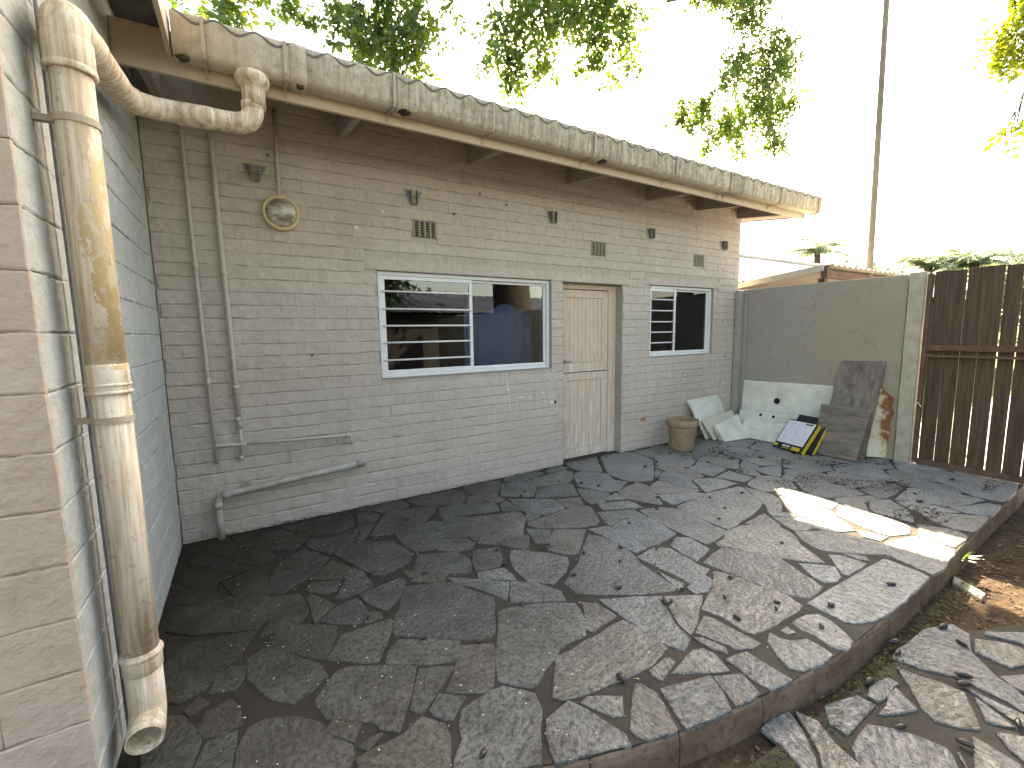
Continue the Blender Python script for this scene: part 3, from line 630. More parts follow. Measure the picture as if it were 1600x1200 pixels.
FILL=[[(6.295,-1.985),(6.239,-1.749),(6.056,-1.717),(5.902,-1.817),(5.941,-1.985),(5.957,-2.238),(6.045,-2.313),(6.258,-2.115),(6.34,-2.072)],[(2.455,-0.449),(2.495,-0.397),(2.271,-0.309),(2.205,-0.326),(2.14,-0.449),(2.316,-0.512),(2.377,-0.59),(2.477,-0.554)],[(5.872,-0.48),(5.721,-0.27),(5.344,-0.387),(5.298,-0.48),(5.437,-0.616),(5.479,-0.69),(5.856,-0.573)],[(6.253,-2.534),(6.056,-2.335),(5.965,-2.315),(5.921,-2.391),(6.023,-2.559),(6.053,-2.753),(6.128,-2.743),(6.262,-2.596)],[(6.9,-1.146),(6.857,-1.073),(6.605,-0.848),(6.516,-0.901),(6.405,-1.146),(6.439,-1.225),(6.615,-1.384),(6.789,-1.373),(6.881,-1.334)],[(6.38,-0.435),(6.192,-0.289),(6.112,-0.289),(5.924,-0.435),(5.88,-0.518),(5.966,-0.674),(6.031,-0.728),(6.322,-0.661),(6.417,-0.615)],[(5.038,-0.596),(5.022,-0.506),(4.818,-0.357),(4.659,-0.395),(4.62,-0.466),(4.463,-0.596),(4.732,-0.845),(4.961,-0.752)],[(5.395,-1.972),(5.148,-1.777),(4.958,-1.958),(4.958,-2.131),(5.099,-2.211),(5.337,-2.289),(5.442,-2.134)],[(5.394,-1.252),(5.459,-1.045),(5.293,-1.112),(5.134,-1.224),(4.979,-1.252),(5.019,-1.414),(5.096,-1.453),(5.223,-1.272),(5.336,-1.298)],[(6.904,-1.449),(6.833,-1.371),(6.656,-1.44),(6.58,-1.659),(6.696,-1.808),(6.739,-1.907),(6.837,-1.966),(6.924,-1.903)],[(6.062,-1.365),(5.813,-1.312),(5.579,-1.441),(5.645,-1.617),(5.737,-1.742),(5.897,-1.789),(6.039,-1.696),(6.081,-1.623)],[(6.558,-0.072),(6.187,-0.046),(6.166,-0.215),(6.256,-0.325),(6.425,-0.424),(6.597,-0.291)],[(1.657,-0.075),(1.584,-0.046),(1.202,-0.047),(1.365,-0.144),(1.416,-0.232),(1.599,-0.255),(1.676,-0.22)],[(2.241,-0.104),(2.154,-0.052),(1.798,-0.052),(1.683,-0.094),(1.758,-0.28),(1.89,-0.35),(2.102,-0.419),(2.223,-0.291)],[(5.693,-1.724),(5.562,-1.514),(5.481,-1.495),(5.355,-1.575),(5.185,-1.631),(5.159,-1.724),(5.335,-1.908),(5.485,-1.973),(5.678,-1.81)],[(1.518,-1.467),(1.424,-1.396),(1.284,-1.411),(1.472,-1.529)],[(0.319,-2.272),(0.088,-2.112),(-0.036,-2.216),(-0.023,-2.389),(0.203,-2.421)],[(2.677,-0.098),(2.604,-0.051),(2.294,-0.051),(2.24,-0.257),(2.302,-0.304),(2.483,-0.37),(2.535,-0.33)],[(0.74,-1.232),(0.719,-1.271),(0.727,-1.532),(0.846,-1.415)],[(-0.059,-2.205),(-0.207,-2.21),(-0.275,-2.248),(-0.285,-2.335),(-0.036,-2.394)],[(6.534,-0.808),(6.409,-0.674),(6.092,-0.746),(6.022,-0.808),(6.079,-0.974),(6.231,-1.17),(6.325,-1.17),(6.399,-1.111)],[(6.618,-1.472),(6.583,-1.382),(6.385,-1.194),(6.21,-1.253),(6.099,-1.385),(6.097,-1.672),(6.294,-1.71),(6.529,-1.634)],[(6.966,-2.607),(6.933,-2.49),(6.849,-2.51),(6.818,-2.616),(6.804,-2.811),(6.849,-2.968),(6.928,-2.958),(6.966,-2.871)],[(1.184,-0.149),(1.17,-0.047),(1.081,-0.057),(0.985,-0.245),(0.882,-0.325),(0.866,-0.415),(1.012,-0.446),(1.161,-0.364)],[(5.161,-1.56),(5.031,-1.449),(4.943,-1.49),(4.76,-1.52),(4.678,-1.564),(4.64,-1.75),(4.745,-1.793),(4.859,-1.747),(4.957,-1.889),(5.143,-1.733)],[(6.863,-0.377),(6.612,-0.314),(6.445,-0.476),(6.426,-0.635),(6.528,-0.771),(6.608,-0.81),(6.882,-0.635)],[(0.596,-2.43),(0.343,-2.272),(0.222,-2.43),(0.31,-2.475),(0.581,-2.553),(0.634,-2.502)],[(5.916,-2.339),(5.794,-2.27),(5.528,-2.207),(5.449,-2.209),(5.362,-2.339),(5.358,-2.429),(5.813,-2.415)],[(6.478,-2.131),(6.316,-2.114),(6.082,-2.293),(6.25,-2.492),(6.323,-2.512)],[(0.285,-0.081),(0.228,-0.05),(0.088,-0.055),(0.039,-0.109),(0.042,-0.239),(0.189,-0.271),(0.305,-0.432),(0.356,-0.298)],[(5.993,-0.834),(5.996,-0.738),(5.872,-0.59),(5.635,-0.668),(5.503,-0.752),(5.492,-1.035),(5.687,-1.083),(5.94,-0.91)],[(6.158,-0.117),(6.109,-0.05),(5.753,-0.05),(5.722,-0.123),(5.741,-0.269),(5.89,-0.428),(6.121,-0.269)],[(6.945,-2.058),(6.898,-1.989),(6.758,-2.032),(6.742,-2.11),(6.827,-2.387),(6.905,-2.466),(6.945,-2.357)],[(5.475,-0.712),(5.291,-0.493),(5.137,-0.511),(5.059,-0.55),(5.02,-0.712),(5.082,-0.855),(5.369,-0.913),(5.461,-0.887)],[(3.234,-0.12),(3.181,-0.044),(2.763,-0.044),(2.719,-0.12),(2.8,-0.182),(3.023,-0.208)],[(6.681,-1.829),(6.542,-1.656),(6.299,-1.726),(6.282,-1.815),(6.337,-2.031),(6.463,-2.104),(6.537,-2.104),(6.756,-1.988)],[(5.503,-2.609),(5.361,-2.511),(5.242,-2.645),(5.375,-2.811),(5.506,-2.893),(5.526,-2.811)],[(4.619,-0.878),(4.659,-0.826),(4.476,-0.65),(4.385,-0.651),(4.383,-0.83),(4.476,-0.912),(4.466,-1.166),(4.564,-1.147),(4.622,-1.062)],[(5.28,-0.117),(5.228,-0.048),(4.976,-0.048),(4.916,-0.111),(4.865,-0.353),(5.06,-0.505),(5.303,-0.435),(5.32,-0.346)],[(4.921,-0.064),(4.684,-0.053),(4.641,-0.298),(4.664,-0.369),(4.842,-0.326)],[(1.306,-0.432),(1.187,-0.392),(1.18,-0.547),(1.111,-0.672),(1.169,-0.669)],[(0.461,-0.68),(0.345,-0.57),(0.228,-0.761),(0.056,-0.912),(0.197,-0.972),(0.27,-0.972),(0.243,-0.771)],[(5.341,-2.32),(5.003,-2.188),(4.94,-2.203),(4.887,-2.32),(4.901,-2.469),(5.105,-2.365),(5.335,-2.413)],[(0.082,-1.693),(0.033,-1.532),(0.033,-1.911),(0.117,-1.81)],[(4.337,-0.788),(4.34,-0.714),(4.206,-0.807),(4.053,-0.955)],[(3.559,-0.132),(3.538,-0.047),(3.335,-0.047),(3.245,-0.132),(3.369,-0.156)],[(5.902,-1.9),(5.861,-1.813),(5.77,-1.791),(5.686,-1.83),(5.506,-1.97),(5.459,-2.146),(5.554,-2.192),(5.851,-2.268),(5.941,-2.231)],[(5.698,-0.103),(5.644,-0.049),(5.334,-0.049),(5.299,-0.109),(5.342,-0.302),(5.393,-0.345),(5.68,-0.248)],[(6.857,-0.076),(6.809,-0.049),(6.577,-0.051),(6.599,-0.229),(6.656,-0.313),(6.819,-0.33),(6.857,-0.285)],[(6.028,-0.932),(5.954,-0.913),(5.765,-1.049),(5.781,-1.132),(5.922,-1.191),(5.902,-1.29),(6.032,-1.351),(6.109,-1.333),(6.221,-1.215)],[(5.025,-0.831),(4.989,-0.776),(4.843,-0.847),(4.92,-0.96),(4.998,-1.164),(4.984,-0.966)],[(6.883,-0.696),(6.82,-0.694),(6.69,-0.769),(6.62,-0.854),(6.736,-0.951),(6.903,-1.047),(6.878,-0.926)]]
LO=[[(2.755,-3.305),(3.004,-3.288),(2.934,-3.394),(2.757,-3.318)],[(3.16,-3.23),(3.181,-3.307),(3.236,-3.468),(3.019,-3.569),(2.951,-3.516),(2.91,-3.447),(2.942,-3.391),(3.056,-3.312)],[(2.473,-3.313),(2.656,-3.296),(2.724,-3.36),(2.769,-3.43),(2.799,-3.516),(2.774,-3.544),(2.675,-3.6),(2.366,-3.408),(2.422,-3.35)],[(3.213,-3.197),(3.378,-3.191),(3.619,-3.199),(3.818,-3.274),(3.785,-3.353),(3.609,-3.403),(3.488,-3.518),(3.434,-3.609),(3.324,-3.683),(3.293,-3.634),(3.315,-3.584),(3.309,-3.406),(3.233,-3.301)],[(3.23,-3.49),(3.22,-3.533),(3.151,-3.641),(3.115,-3.604),(3.087,-3.558),(3.149,-3.528)],[(3.058,-3.59),(3.13,-3.662),(3.144,-3.711),(2.948,-3.741),(2.961,-3.691),(2.988,-3.646)],[(2.952,-3.548),(2.956,-3.6),(2.939,-3.695),(2.888,-3.704),(2.695,-3.612),(2.865,-3.57)],[(3.755,-3.37),(3.849,-3.465),(3.869,-3.534),(3.802,-3.588),(3.686,-3.566),(3.609,-3.537),(3.615,-3.407)],[(3.494,-3.513),(3.613,-3.578),(3.553,-3.667),(3.399,-3.653),(3.455,-3.606),(3.449,-3.567)],[(2.601,-3.154),(2.8,-3.213),(2.806,-3.283),(2.69,-3.288),(2.516,-3.286),(2.516,-3.216)],[(2.892,-3.218),(3.048,-3.243),(3.041,-3.293),(2.997,-3.284),(2.824,-3.286),(2.818,-3.24)],[(2.251,-3.073),(2.327,-3.068),(2.448,-3.091),(2.397,-3.178),(2.306,-3.272),(2.248,-3.307),(2.204,-3.279),(2.239,-3.167)],[(2.467,-3.102),(2.5,-3.184),(2.448,-3.278),(2.419,-3.384),(2.378,-3.415),(2.234,-3.326),(2.335,-3.259),(2.408,-3.177)],[(2.807,-3.54),(2.812,-3.55),(2.75,-3.589),(2.694,-3.606),(2.747,-3.576)]]
LFILL=[[(3.888,-4.995),(3.843,-4.768),(3.749,-4.689),(3.631,-4.659),(3.408,-4.71),(3.311,-4.776),(3.293,-4.995),(3.234,-5.279),(3.402,-5.291),(3.862,-5.238)],[(4.386,-4.322),(4.338,-4.215),(4.138,-4.086),(3.834,-4.231),(3.76,-4.434),(3.744,-4.555),(3.806,-4.661),(3.919,-4.708),(4.125,-4.709),(4.367,-4.677)],[(3.51,-3.816),(3.515,-3.704),(3.333,-3.709),(3.283,-3.683),(3.272,-3.443),(3.136,-3.757),(3.038,-3.755),(2.915,-3.816),(2.92,-3.92),(3.066,-4.057),(3.166,-4.041),(3.235,-3.98),(3.352,-3.939)],[(3.284,-4.831),(3.261,-4.693),(3.024,-4.542),(2.756,-4.613),(2.662,-4.709),(2.584,-5.086),(2.88,-5.362),(3.166,-5.323),(3.242,-5.196),(3.237,-5.056)],[(4.94,-4.335),(4.8,-4.186),(4.707,-4.139),(4.441,-4.259),(4.416,-4.525),(4.383,-4.666),(4.509,-4.691),(4.698,-4.688),(4.868,-4.618)],[(3.754,-4.322),(3.757,-4.196),(3.489,-3.887),(3.236,-4.015),(3.132,-4.086),(3.033,-4.46),(3.123,-4.565),(3.349,-4.682),(3.596,-4.639),(3.713,-4.573)],[(3.064,-4.095),(2.862,-3.909),(2.344,-3.961),(2.293,-4.099),(2.293,-4.375),(2.615,-4.561),(2.734,-4.585),(3.001,-4.513),(3.04,-4.371)],[(2.407,-3.473),(2.313,-3.433),(2.1,-3.24),(2.03,-3.344),(1.989,-3.503),(1.919,-3.65),(1.944,-3.743),(2.043,-3.762),(2.21,-3.863),(2.29,-3.794)],[(4.392,-4.764),(4.299,-4.718),(3.888,-4.732),(3.885,-4.859),(3.917,-5.162),(4.014,-5.211),(4.401,-5.162),(4.456,-5.067)],[(2.264,-3.928),(2.183,-3.86),(1.968,-3.762),(1.855,-3.817),(1.793,-4.036),(1.866,-4.262),(1.88,-4.386),(1.964,-4.508),(2.19,-4.397),(2.258,-4.205)],[(2.638,-4.692),(2.608,-4.597),(2.298,-4.418),(2.094,-4.481),(1.967,-4.554),(2.143,-4.766),(2.567,-5.074),(2.608,-4.788)],[(4.187,-3.747),(4.178,-3.608),(4.036,-3.586),(3.838,-3.635),(3.636,-3.657),(3.534,-3.735),(3.512,-3.86),(3.817,-4.208),(3.926,-4.134),(4.111,-4.055)],[(4.634,-3.987),(4.349,-3.737),(4.21,-3.67),(4.166,-4.07),(4.353,-4.212),(4.437,-4.237),(4.714,-4.104)],[(2.881,-3.729),(2.641,-3.64),(2.614,-3.59),(2.462,-3.51),(2.292,-3.838),(2.338,-3.941),(2.679,-3.884),(2.784,-3.893),(2.863,-3.829)],[(4.834,-4.839),(4.916,-4.735),(4.815,-4.684),(4.653,-4.712),(4.475,-4.708),(4.416,-4.761),(4.485,-5.091)],[(5.166,-4.576),(5.052,-4.486),(4.962,-4.363),(4.939,-4.525),(4.882,-4.674),(4.971,-4.739)],[(4.066,-3.513),(3.89,-3.386),(3.842,-3.39),(3.905,-3.51),(3.899,-3.59),(4.069,-3.569)]]
EDGE=[(-0.35,-2.35),(0.3,-2.5),(0.8,-2.65),(1.233,-2.781),(1.48,-2.885),(1.722,-2.956),(1.842,-2.986),(2.106,-3.033),(2.285,-3.058),(2.478,-3.084),(2.799,-3.115),(3.047,-3.12),(3.535,-3.113),(4.067,-3.093),(4.601,-3.089),(5.59,-3.034),(6.389,-3.015),(6.79,-2.999),(7.0,-2.985)]
PODS=[(1.174,-1.962),(1.327,-0.214),(1.566,-0.525),(1.13,-0.51),(1.242,-0.735),(1.111,-1.198),(1.945,-1.372),(1.891,-1.556),(1.75,-2.002),(2.434,-1.74),(2.702,-1.815),(2.562,-1.955),(2.191,-1.914),(2.329,-2.169),(2.293,-1.494),(3.052,-1.562),(3.463,-1.491),(3.102,-1.933),(2.634,-2.386),(2.484,-2.425),(2.445,-2.422),(3.72,-1.893),(3.959,-1.798),(3.714,-2.386),(2.997,-2.462),(2.777,-2.568),(2.971,-2.755),(2.91,-2.778),(2.65,-2.717),(2.955,-2.982),(3.191,-2.922),(3.726,-3.017),(1.832,-2.688),(1.146,-2.673),(1.408,-2.132),(3.299,-0.037),(3.601,0.002),(2.734,-0.495),(2.64,-0.584),(2.501,-0.551),(2.691,-0.661),(3.181,-0.459),(3.342,-0.617),(3.427,-0.774),(3.955,-0.213),(4.294,-0.595),(4.065,-1.571),(3.671,-1.313),(4.073,-0.954),(4.283,-0.602),(4.54,-0.552),(5.024,-0.877),(4.974,-0.373),(4.413,-1.67),(5.766,-2.444),(5.718,-2.532),(5.491,-2.633),(6.495,-2.582),(5.101,-2.786),(4.879,-2.707)]
LPODS=[(2.92,-3.218),(3.339,-3.435),(3.266,-3.452),(2.748,-3.382),(2.859,-3.553),(3.624,-3.357),(3.35,-3.162),(3.182,-3.639),(3.727,-3.255),(3.268,-3.2)]
SPRAYS=[((7.74,0.5,8.01),[(7.49,0.42,6.36,0.327),(8.24,0.38,6.2,0.295),(8.17,0.47,5.74,0.398),(7.34,0.4,5.66,0.233),(7.0,0.37,5.29,0.2),(7.85,0.47,5.17,0.393),(8.78,0.63,5.46,0.319),(6.73,0.59,4.91,0.258),(6.36,0.58,4.64,0.198),(7.04,0.42,4.73,0.185),(7.43,0.51,4.71,0.241),(8.19,0.43,4.84,0.252),(6.65,0.4,4.37,0.162),(8.4,0.38,4.61,0.184),(8.89,0.41,5.4,0.146),(7.73,0.63,4.42,0.1),(6.16,0.6,4.74,0.106),(8.95,0.59,6.12,0.212),(7.98,0.59,7.08,0.39)],0.08),((4.72,1.6,7.85),[(4.15,1.42,5.87,0.37),(3.78,1.49,5.59,0.242),(3.99,1.68,5.35,0.255),(3.88,1.74,5.47,0.169),(4.12,1.81,5.16,0.193),(4.71,1.83,6.03,0.227),(4.31,1.35,5.12,0.151),(4.42,1.66,5.51,0.131),(5.03,1.7,6.37,0.273),(4.72,1.6,6.12,0.22),(3.49,1.41,5.26,0.078),(3.58,1.58,5.07,0.081),(4.21,1.35,6.36,0.405)],0.1),((5.68,1.6,8.28),[(5.54,1.86,6.54,0.384),(6.05,1.82,6.73,0.297),(5.47,1.63,6.07,0.262),(5.93,1.48,6.08,0.19),(5.47,1.85,5.85,0.174),(5.69,1.64,5.77,0.192),(6.44,1.83,6.02,0.185),(5.98,1.81,5.69,0.1),(6.33,1.61,6.65,0.177),(5.52,1.55,6.97,0.458)],0.1),((2.16,1.3,6.44),[(1.83,1.36,5.03,0.199),(2.09,1.26,5.12,0.234),(2.32,1.1,5.08,0.2),(1.74,1.18,4.62,0.161),(2.07,1.49,4.91,0.209),(2.18,1.03,4.77,0.196),(2.44,1.03,4.91,0.148),(2.73,1.38,5.16,0.102),(2.11,1.17,4.56,0.167),(2.38,1.32,4.79,0.155),(2.48,1.28,4.6,0.099),(2.33,1.21,4.51,0.083),(1.94,1.6,4.76,0.141),(1.52,1.12,4.82,0.124),(1.44,1.25,4.72,0.063),(2.88,1.12,5.32,0.056),(1.93,1.38,4.92,0.135),(2.15,1.17,5.47,0.296)],0.09),((0.91,1.2,5.79),[(0.52,1.11,4.54,0.138),(0.32,1.35,4.61,0.068),(0.67,1.09,4.54,0.084),(1.18,1.24,4.82,0.121),(1.11,1.44,4.86,0.075),(0.79,0.96,4.81,0.219)],0.09)]
RTREE=((9.4,-2.34,5.98),[(9.22,-2.13,5.43,0.231),(9.29,-1.99,5.26,0.175),(9.51,-1.89,5.1,0.107),(9.45,-2.03,5.13,0.16),(9.29,-2.22,4.88,0.17),(9.33,-2.32,5.09,0.304),(9.27,-2.1,4.04,0.112),(9.38,-2.16,4.15,0.064),(9.22,-2.26,5.46,0.302)])

# ------------------------------------------------------------------ ground
ZL = -0.13
def grid_ground():
    xs = [-400, -120, -40, -15, -6] + [-4+.5*i for i in range(29)] + [14, 20, 40, 120, 400]
    ys = [-400, -120, -40, -15, -9] + [-8+.5*i for i in range(13)] + [0, 5, 15, 40, 120, 400]
    v = []
    for y in ys:
        for x in xs:
            near = abs(x) < 15 and abs(y) < 12
            v.append((x, y, -.17 + (.025*mnoise.noise(Vector((x*1.3, y*1.3, 0))) if near else 0)))
    n = len(xs)
    f = [(j*n+i, j*n+i+1, (j+1)*n+i+1, (j+1)*n+i) for j in range(len(ys)-1) for i in range(n-1)]
    return mesh(v, f)
structure(link('ground', grid_ground(), M['soil']))

# ------------------------------------------------------------------ patio and path
def resample_edge(E, step=.08):
    out = []
    for i in range(len(E)-1):
        a, b = Vector(E[i]), Vector(E[i+1])
        n = max(1, int((b-a).length/step))
        out += [a.lerp(b, k/n) for k in range(n)]
    return out + [Vector(E[-1])]
edge = resample_edge(EDGE)
outline = [(p.x, p.y) for p in edge] + [(7.0, .3), (4.55, .3), (4.55, .3), (0, .3), (-.4, .3)]
mb = MB()
mb.slab([(x, y, -.007) for x, y in outline], .2)
patio = structure(mb.build('patio', M['mortar']))
# rounded cement edging, cast in lengths with hairline breaks
brk = [0, 9, 17, 22, 26, 31, 35, 40, 44, 50, 54, 61, 68, 74, 80, 88, 95, 101, len(edge)-1]
brk = sorted(set(min(q, len(edge)-1) for q in brk))
for bi in range(len(brk)-1):
    seg = edge[brk[bi]:brk[bi+1]+1]
    if len(seg) < 2: continue
    prof = [(-.016, -.011), (.000, -.012), (.008, -.024), (.012, -.05), (.014, -.19), (-.03, -.19)]
    v, f = [], []
    for i, p in enumerate(seg):
        t = (seg[min(i+1, len(seg)-1)]-seg[max(i-1, 0)]).normalized()
        nr = Vector((t.y, -t.x))
        sh = 0.0
        if i == 0: p = p + t*.003
        if i == len(seg)-1: p = p - t*.003
        for a, z in prof:
            j = .007*mnoise.noise(Vector((p.x*6, p.y*6, z*9)))+.005*mnoise.noise(Vector((p.x*17, p.y*17, z*20)))
            v.append((p.x+nr.x*(a+j), p.y+nr.y*(a+j), z+j*.5))
    k = len(prof)
    for i in range(len(seg)-1):
        for q in range(k):
            f.append((i*k+q, (i+1)*k+q, (i+1)*k+(q+1) % k, i*k+(q+1) % k))
    f.append(tuple(range(k)))
    f.append(tuple((len(seg)-1)*k+q for q in range(k-1, -1, -1)))
    m = MB()
    m.add(v, f)
    m.build('edging', M['edging'], patio)

def stone_mesh(P, z, jit, proud, r, grow=0):
    """slab outline with broken edges: every side cut into short jagged runs, arris worn"""
    pts = []
    n = len(P)
    ar = sum(P[i-1][0]*P[i][1]-P[i][0]*P[i-1][1] for i in range(n))
    if ar < 0: P = P[::-1]
    if grow:
        Q = []
        for i in range(n):
            a, b, e = Vector(P[i-1]), Vector(P[i]), Vector(P[(i+1) % n])
            t1, t2 = (b-a).normalized(), (e-b).normalized()
            nn = Vector((t1.y+t2.y, -t1.x-t2.x))
            Q.append(b+nn.normalized()*grow if nn.length > .2 else b)
        P = [(q.x, q.y) for q in Q]
    for i in range(n):
        a, b = Vector(P[i]), Vector(P[(i+1) % n])
        L = (b-a).length
        k = max(1, min(4, int(L/.07)))
        nr = Vector(((b-a).y, -(b-a).x)).normalized()
        for q in range(k):
            p = a.lerp(b, q/k)
            if q == 0: p = p + (Vector((sum(w[0] for w in P)/n, sum(w[1] for w in P)/n))-p).normalized()*min(.006, L*.1)
            else: p = p + nr*r.uniform(-jit, jit)
            pts.append(p)
    c = sum(pts, Vector((0, 0)))/len(pts)
    tz = r.uniform(-.0015, .0015)
    sx, sy = r.uniform(-.006, .006), r.uniform(-.006, .006)
    k = len(pts)
    v = []
    ins = []
    for i, p in enumerate(pts):
        t = (pts[(i+1) % k]-pts[i-1]).normalized()
        nr = Vector((-t.y, t.x))
        ins.append(p + nr*min(.0045, .12*(p-c).length))
    def h(p): return proud+tz+sx*(p-c).x+sy*(p-c).y
    for p in pts: v.append((p.x-c.x, p.y-c.y, -.02))
    for p in pts: v.append((p.x-c.x, p.y-c.y, h(p)-.003-r.uniform(0, .002)))
    for p in ins: v.append((p.x-c.x, p.y-c.y, h(p)))
    v.append((0, 0, proud+tz))
    f = []
    for i in range(k):
        j = (i+1) % k
        f.append((i, j, k+j, k+i))
        f.append((k+i, k+j, 2*k+j, 2*k+i))
        f.append((2*k+i, 2*k+j, 3*k))
    return mesh(v, f), (c.x, c.y, z)
rs = random.Random(5)
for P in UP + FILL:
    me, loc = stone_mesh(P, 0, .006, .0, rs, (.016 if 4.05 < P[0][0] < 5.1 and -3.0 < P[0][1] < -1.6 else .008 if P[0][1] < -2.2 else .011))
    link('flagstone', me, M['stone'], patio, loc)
# lower path
mb = MB()
lp = [(1.85,-3.13),(2.4,-3.16),(3.0,-3.2),(3.6,-3.25),(4.1,-3.45),(4.7,-3.95),(5.3,-4.6),(4.4,-5.3),(2.9,-5.5),(1.8,-4.7),(1.62,-4.0),(1.72,-3.5)]
mb.slab([(x, y, ZL-.012) for x, y in lp[::-1]], .1)
path = structure(mb.build('path', M['mortar']))
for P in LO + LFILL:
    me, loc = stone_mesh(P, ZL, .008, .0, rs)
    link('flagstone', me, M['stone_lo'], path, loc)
# short pale kerb brick lying beside the path
mb = MB()
mb.slab(KERB, .06)
tag(bevel(mb.build('kerb_brick', M['post']), .008), 'pale kerb brick half sunk in the leaf litter beside the patio step', 'brick')

# ------------------------------------------------------------------ brick pieces
def brick_mesh(w, h, r, jit=.003, dep=.03, n=3, ed=.0045):
    a, b = w/2, h/2
    xs_ = [-a+w*i/n for i in range(n+1)]
    ring = [(x, -b) for x in xs_]+[(a, 0)]+[(x, b) for x in xs_[::-1]]+[(-a, 0)]
    k = len(ring)
    out = [(x+r.uniform(-jit, jit)*.4, z+r.uniform(-jit, jit)) for x, z in ring]
    dz = [r.uniform(-.0012, .0012) for _ in ring]
    dr_ = ([ed*.65]+[ed]*(n-1)+[ed*.65]+[.0008])*2
    v = [(x, dep, z) for x, z in out] + [(x, q_+d, z) for (x, z), d, q_ in zip(out, dz, dr_)]
    v += [(x*(1-.002/a), d, z*(1-.0065/b)) for (x, z), d in zip(out, dz)]
    f = []
    for i in range(k):
        j = (i+1) % k
        f.append((i, j, k+j, k+i))
        f.append((k+i, k+j, 2*k+j, 2*k+i))
    f.append(tuple(2*k+i for i in range(k)))
    return v, f
rb = random.Random(21)
CW, CH = .250, .0985
W1 = (1.5391, 3.433, 1.1325, 2.105)
DR = (3.5862, 4.506, -.2, 2.1)
W2 = (4.9837, 6.2905, 1.1864, 2.1233)
WX1 = 6.86
VENTS = [(2.0, 2.487, .226, .145), (4.11, 2.487, .226, .145), (5.93, 2.478, .226, .145)]
holes = [W1, DR, W2] + [(x-w/2-.004, x+w/2+.004, z-h/2-.004, z+h/2+.004) for x, z, w, h in VENTS]
# plastered lintel bands over the openings carry no bricks
bands = [(1.44, 3.50, 2.105, 2.198), (3.50, 4.60, 2.1, 2.198), (4.90, 6.40, 2.1233, 2.215)]
house = thing('house', 'grey painted brick house with white sliding windows and a plank door', 'house', (3.4, 0, 0))
core = MB()
WT = .23
def wall_boxes(x0, x1, z0, z1, opens, y0, y1, m):
    xs = sorted(set([x0, x1]+[a for o in opens for a in (o[0], o[1])]))
    xs = [x for x in xs if x0 <= x <= x1]
    for a, b in zip(xs[:-1], xs[1:]):
        cuts = sorted([(o[2], o[3]) for o in opens if o[0] < (a+b)/2 < o[1]])
        z = z0
        for c0, c1 in cuts:
            if c0 > z: m.box(a, b, y0, y1, z, c0)
            z = c1
        if z < z1: m.box(a, b, y0, y1, z, z1)
wall_boxes(0, WX1-.003, -.2, 3.32, holes, .009, WT, core)
wall = core.build('wall', M['mortar_wall'], house)
bricks = []
zc = -.0985*1.0
row = 0
while zc < 3.30:
    off = (0 if row % 2 == 0 else CW/2) + rb.uniform(-.02, .02)
    x = -CW + off
    while x < WX1:
        x0, x1 = max(x, 0.004), min(x+CW, WX1)
        z0, z1 = zc, zc+CH
        x += CW
        if x1-x0 < .03: continue
        segs = [(x0, x1)]
        for (a, b, c, d) in holes+bands:
            ov = min(z1, d)-max(z0, c)
            if ov > .03:
                ns = []
                for s0, s1 in segs:
                    if b <= s0 or a >= s1: ns.append((s0, s1)); continue
                    if a-s0 > .03: ns.append((s0, a))
                    if s1-b > .03: ns.append((b, s1))
                segs = ns
        for s0, s1 in segs:
            zz0, zz1 = z0, z1
            for (a, b, c, d) in holes+bands:
                if s0 < b-.01 and s1 > a+.01:
                    if c < zz1 and c > zz0: zz1 = min(zz1, c)
                    if d > zz0 and d < zz1: zz0 = max(zz0, d)
            if zz1-zz0 > .02: bricks.append((s0, s1, zz0, zz1))
    zc += CH
    row += 1
def apx(b):
    x, y, w = project(((b[0]+b[1])/2, 0, (b[2]+b[3])/2))
    ok = -60 < x < 1660 and -60 < y < 1260 and w > .2
    return (b[1]-b[0])*(b[3]-b[2])/w**3 if ok else 0
bricks.sort(key=apx, reverse=True)
std = []
for i in range(12):
    v, f = brick_mesh(CW-.0002, CH-rb.choice((.0, .001, .003, .005, .007, .009)), rb, .0042, .03, 5, .0042)
    std.append(mesh(v, f))
fieldm = MB()
for i, (a, b, c, d) in enumerate(bricks):
    full = abs(b-a-CW) < .002 and abs(d-c-CH) < .002
    cx, cz = (a+b)/2, (c+d)/2
    yy = rb.uniform(-.0012, .0012)
    if i < 300:
        if full:
            o = link('brick', std[rb.randrange(12)], M['paint'], wall, (cx, yy, cz))
            o.rotation_euler = (rb.uniform(-.006, .006), rb.uniform(-.003, .003), rb.uniform(-.003, .003))
        else:
            v, f = brick_mesh(b-a-.0002, d-c-rb.choice((.0, .001, .003, .005, .007, .009)), rb, .0042, .03, 5, .0042)
            link('brick', mesh(v, f), M['paint'], wall, (cx, yy, cz))
    else:
        v, f = brick_mesh(b-a-.0002, d-c-rb.choice((.0, .001, .003, .005, .007, .009)), rb, .0042, .03, 5, .0042)
        fieldm.add([(p[0]+cx, p[1]+yy, p[2]+cz) for p in v], f)
stuff(fieldm.build('brick_field', M['paint'], wall))
# plaster bands over openings
for (a, b, c, d) in bands:
    m = MB()
    m.box(a, b, .0004, .02, c+.001, d-.001)
    m.build('lintel_band', M['paint'], wall)
# plastered reveals lining the openings
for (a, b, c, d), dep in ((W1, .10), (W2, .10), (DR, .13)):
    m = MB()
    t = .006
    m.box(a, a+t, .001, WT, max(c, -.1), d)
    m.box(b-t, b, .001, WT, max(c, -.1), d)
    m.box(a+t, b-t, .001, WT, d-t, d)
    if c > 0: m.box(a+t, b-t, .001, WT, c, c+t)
    m.build('reveal', M['reveal'], wall)
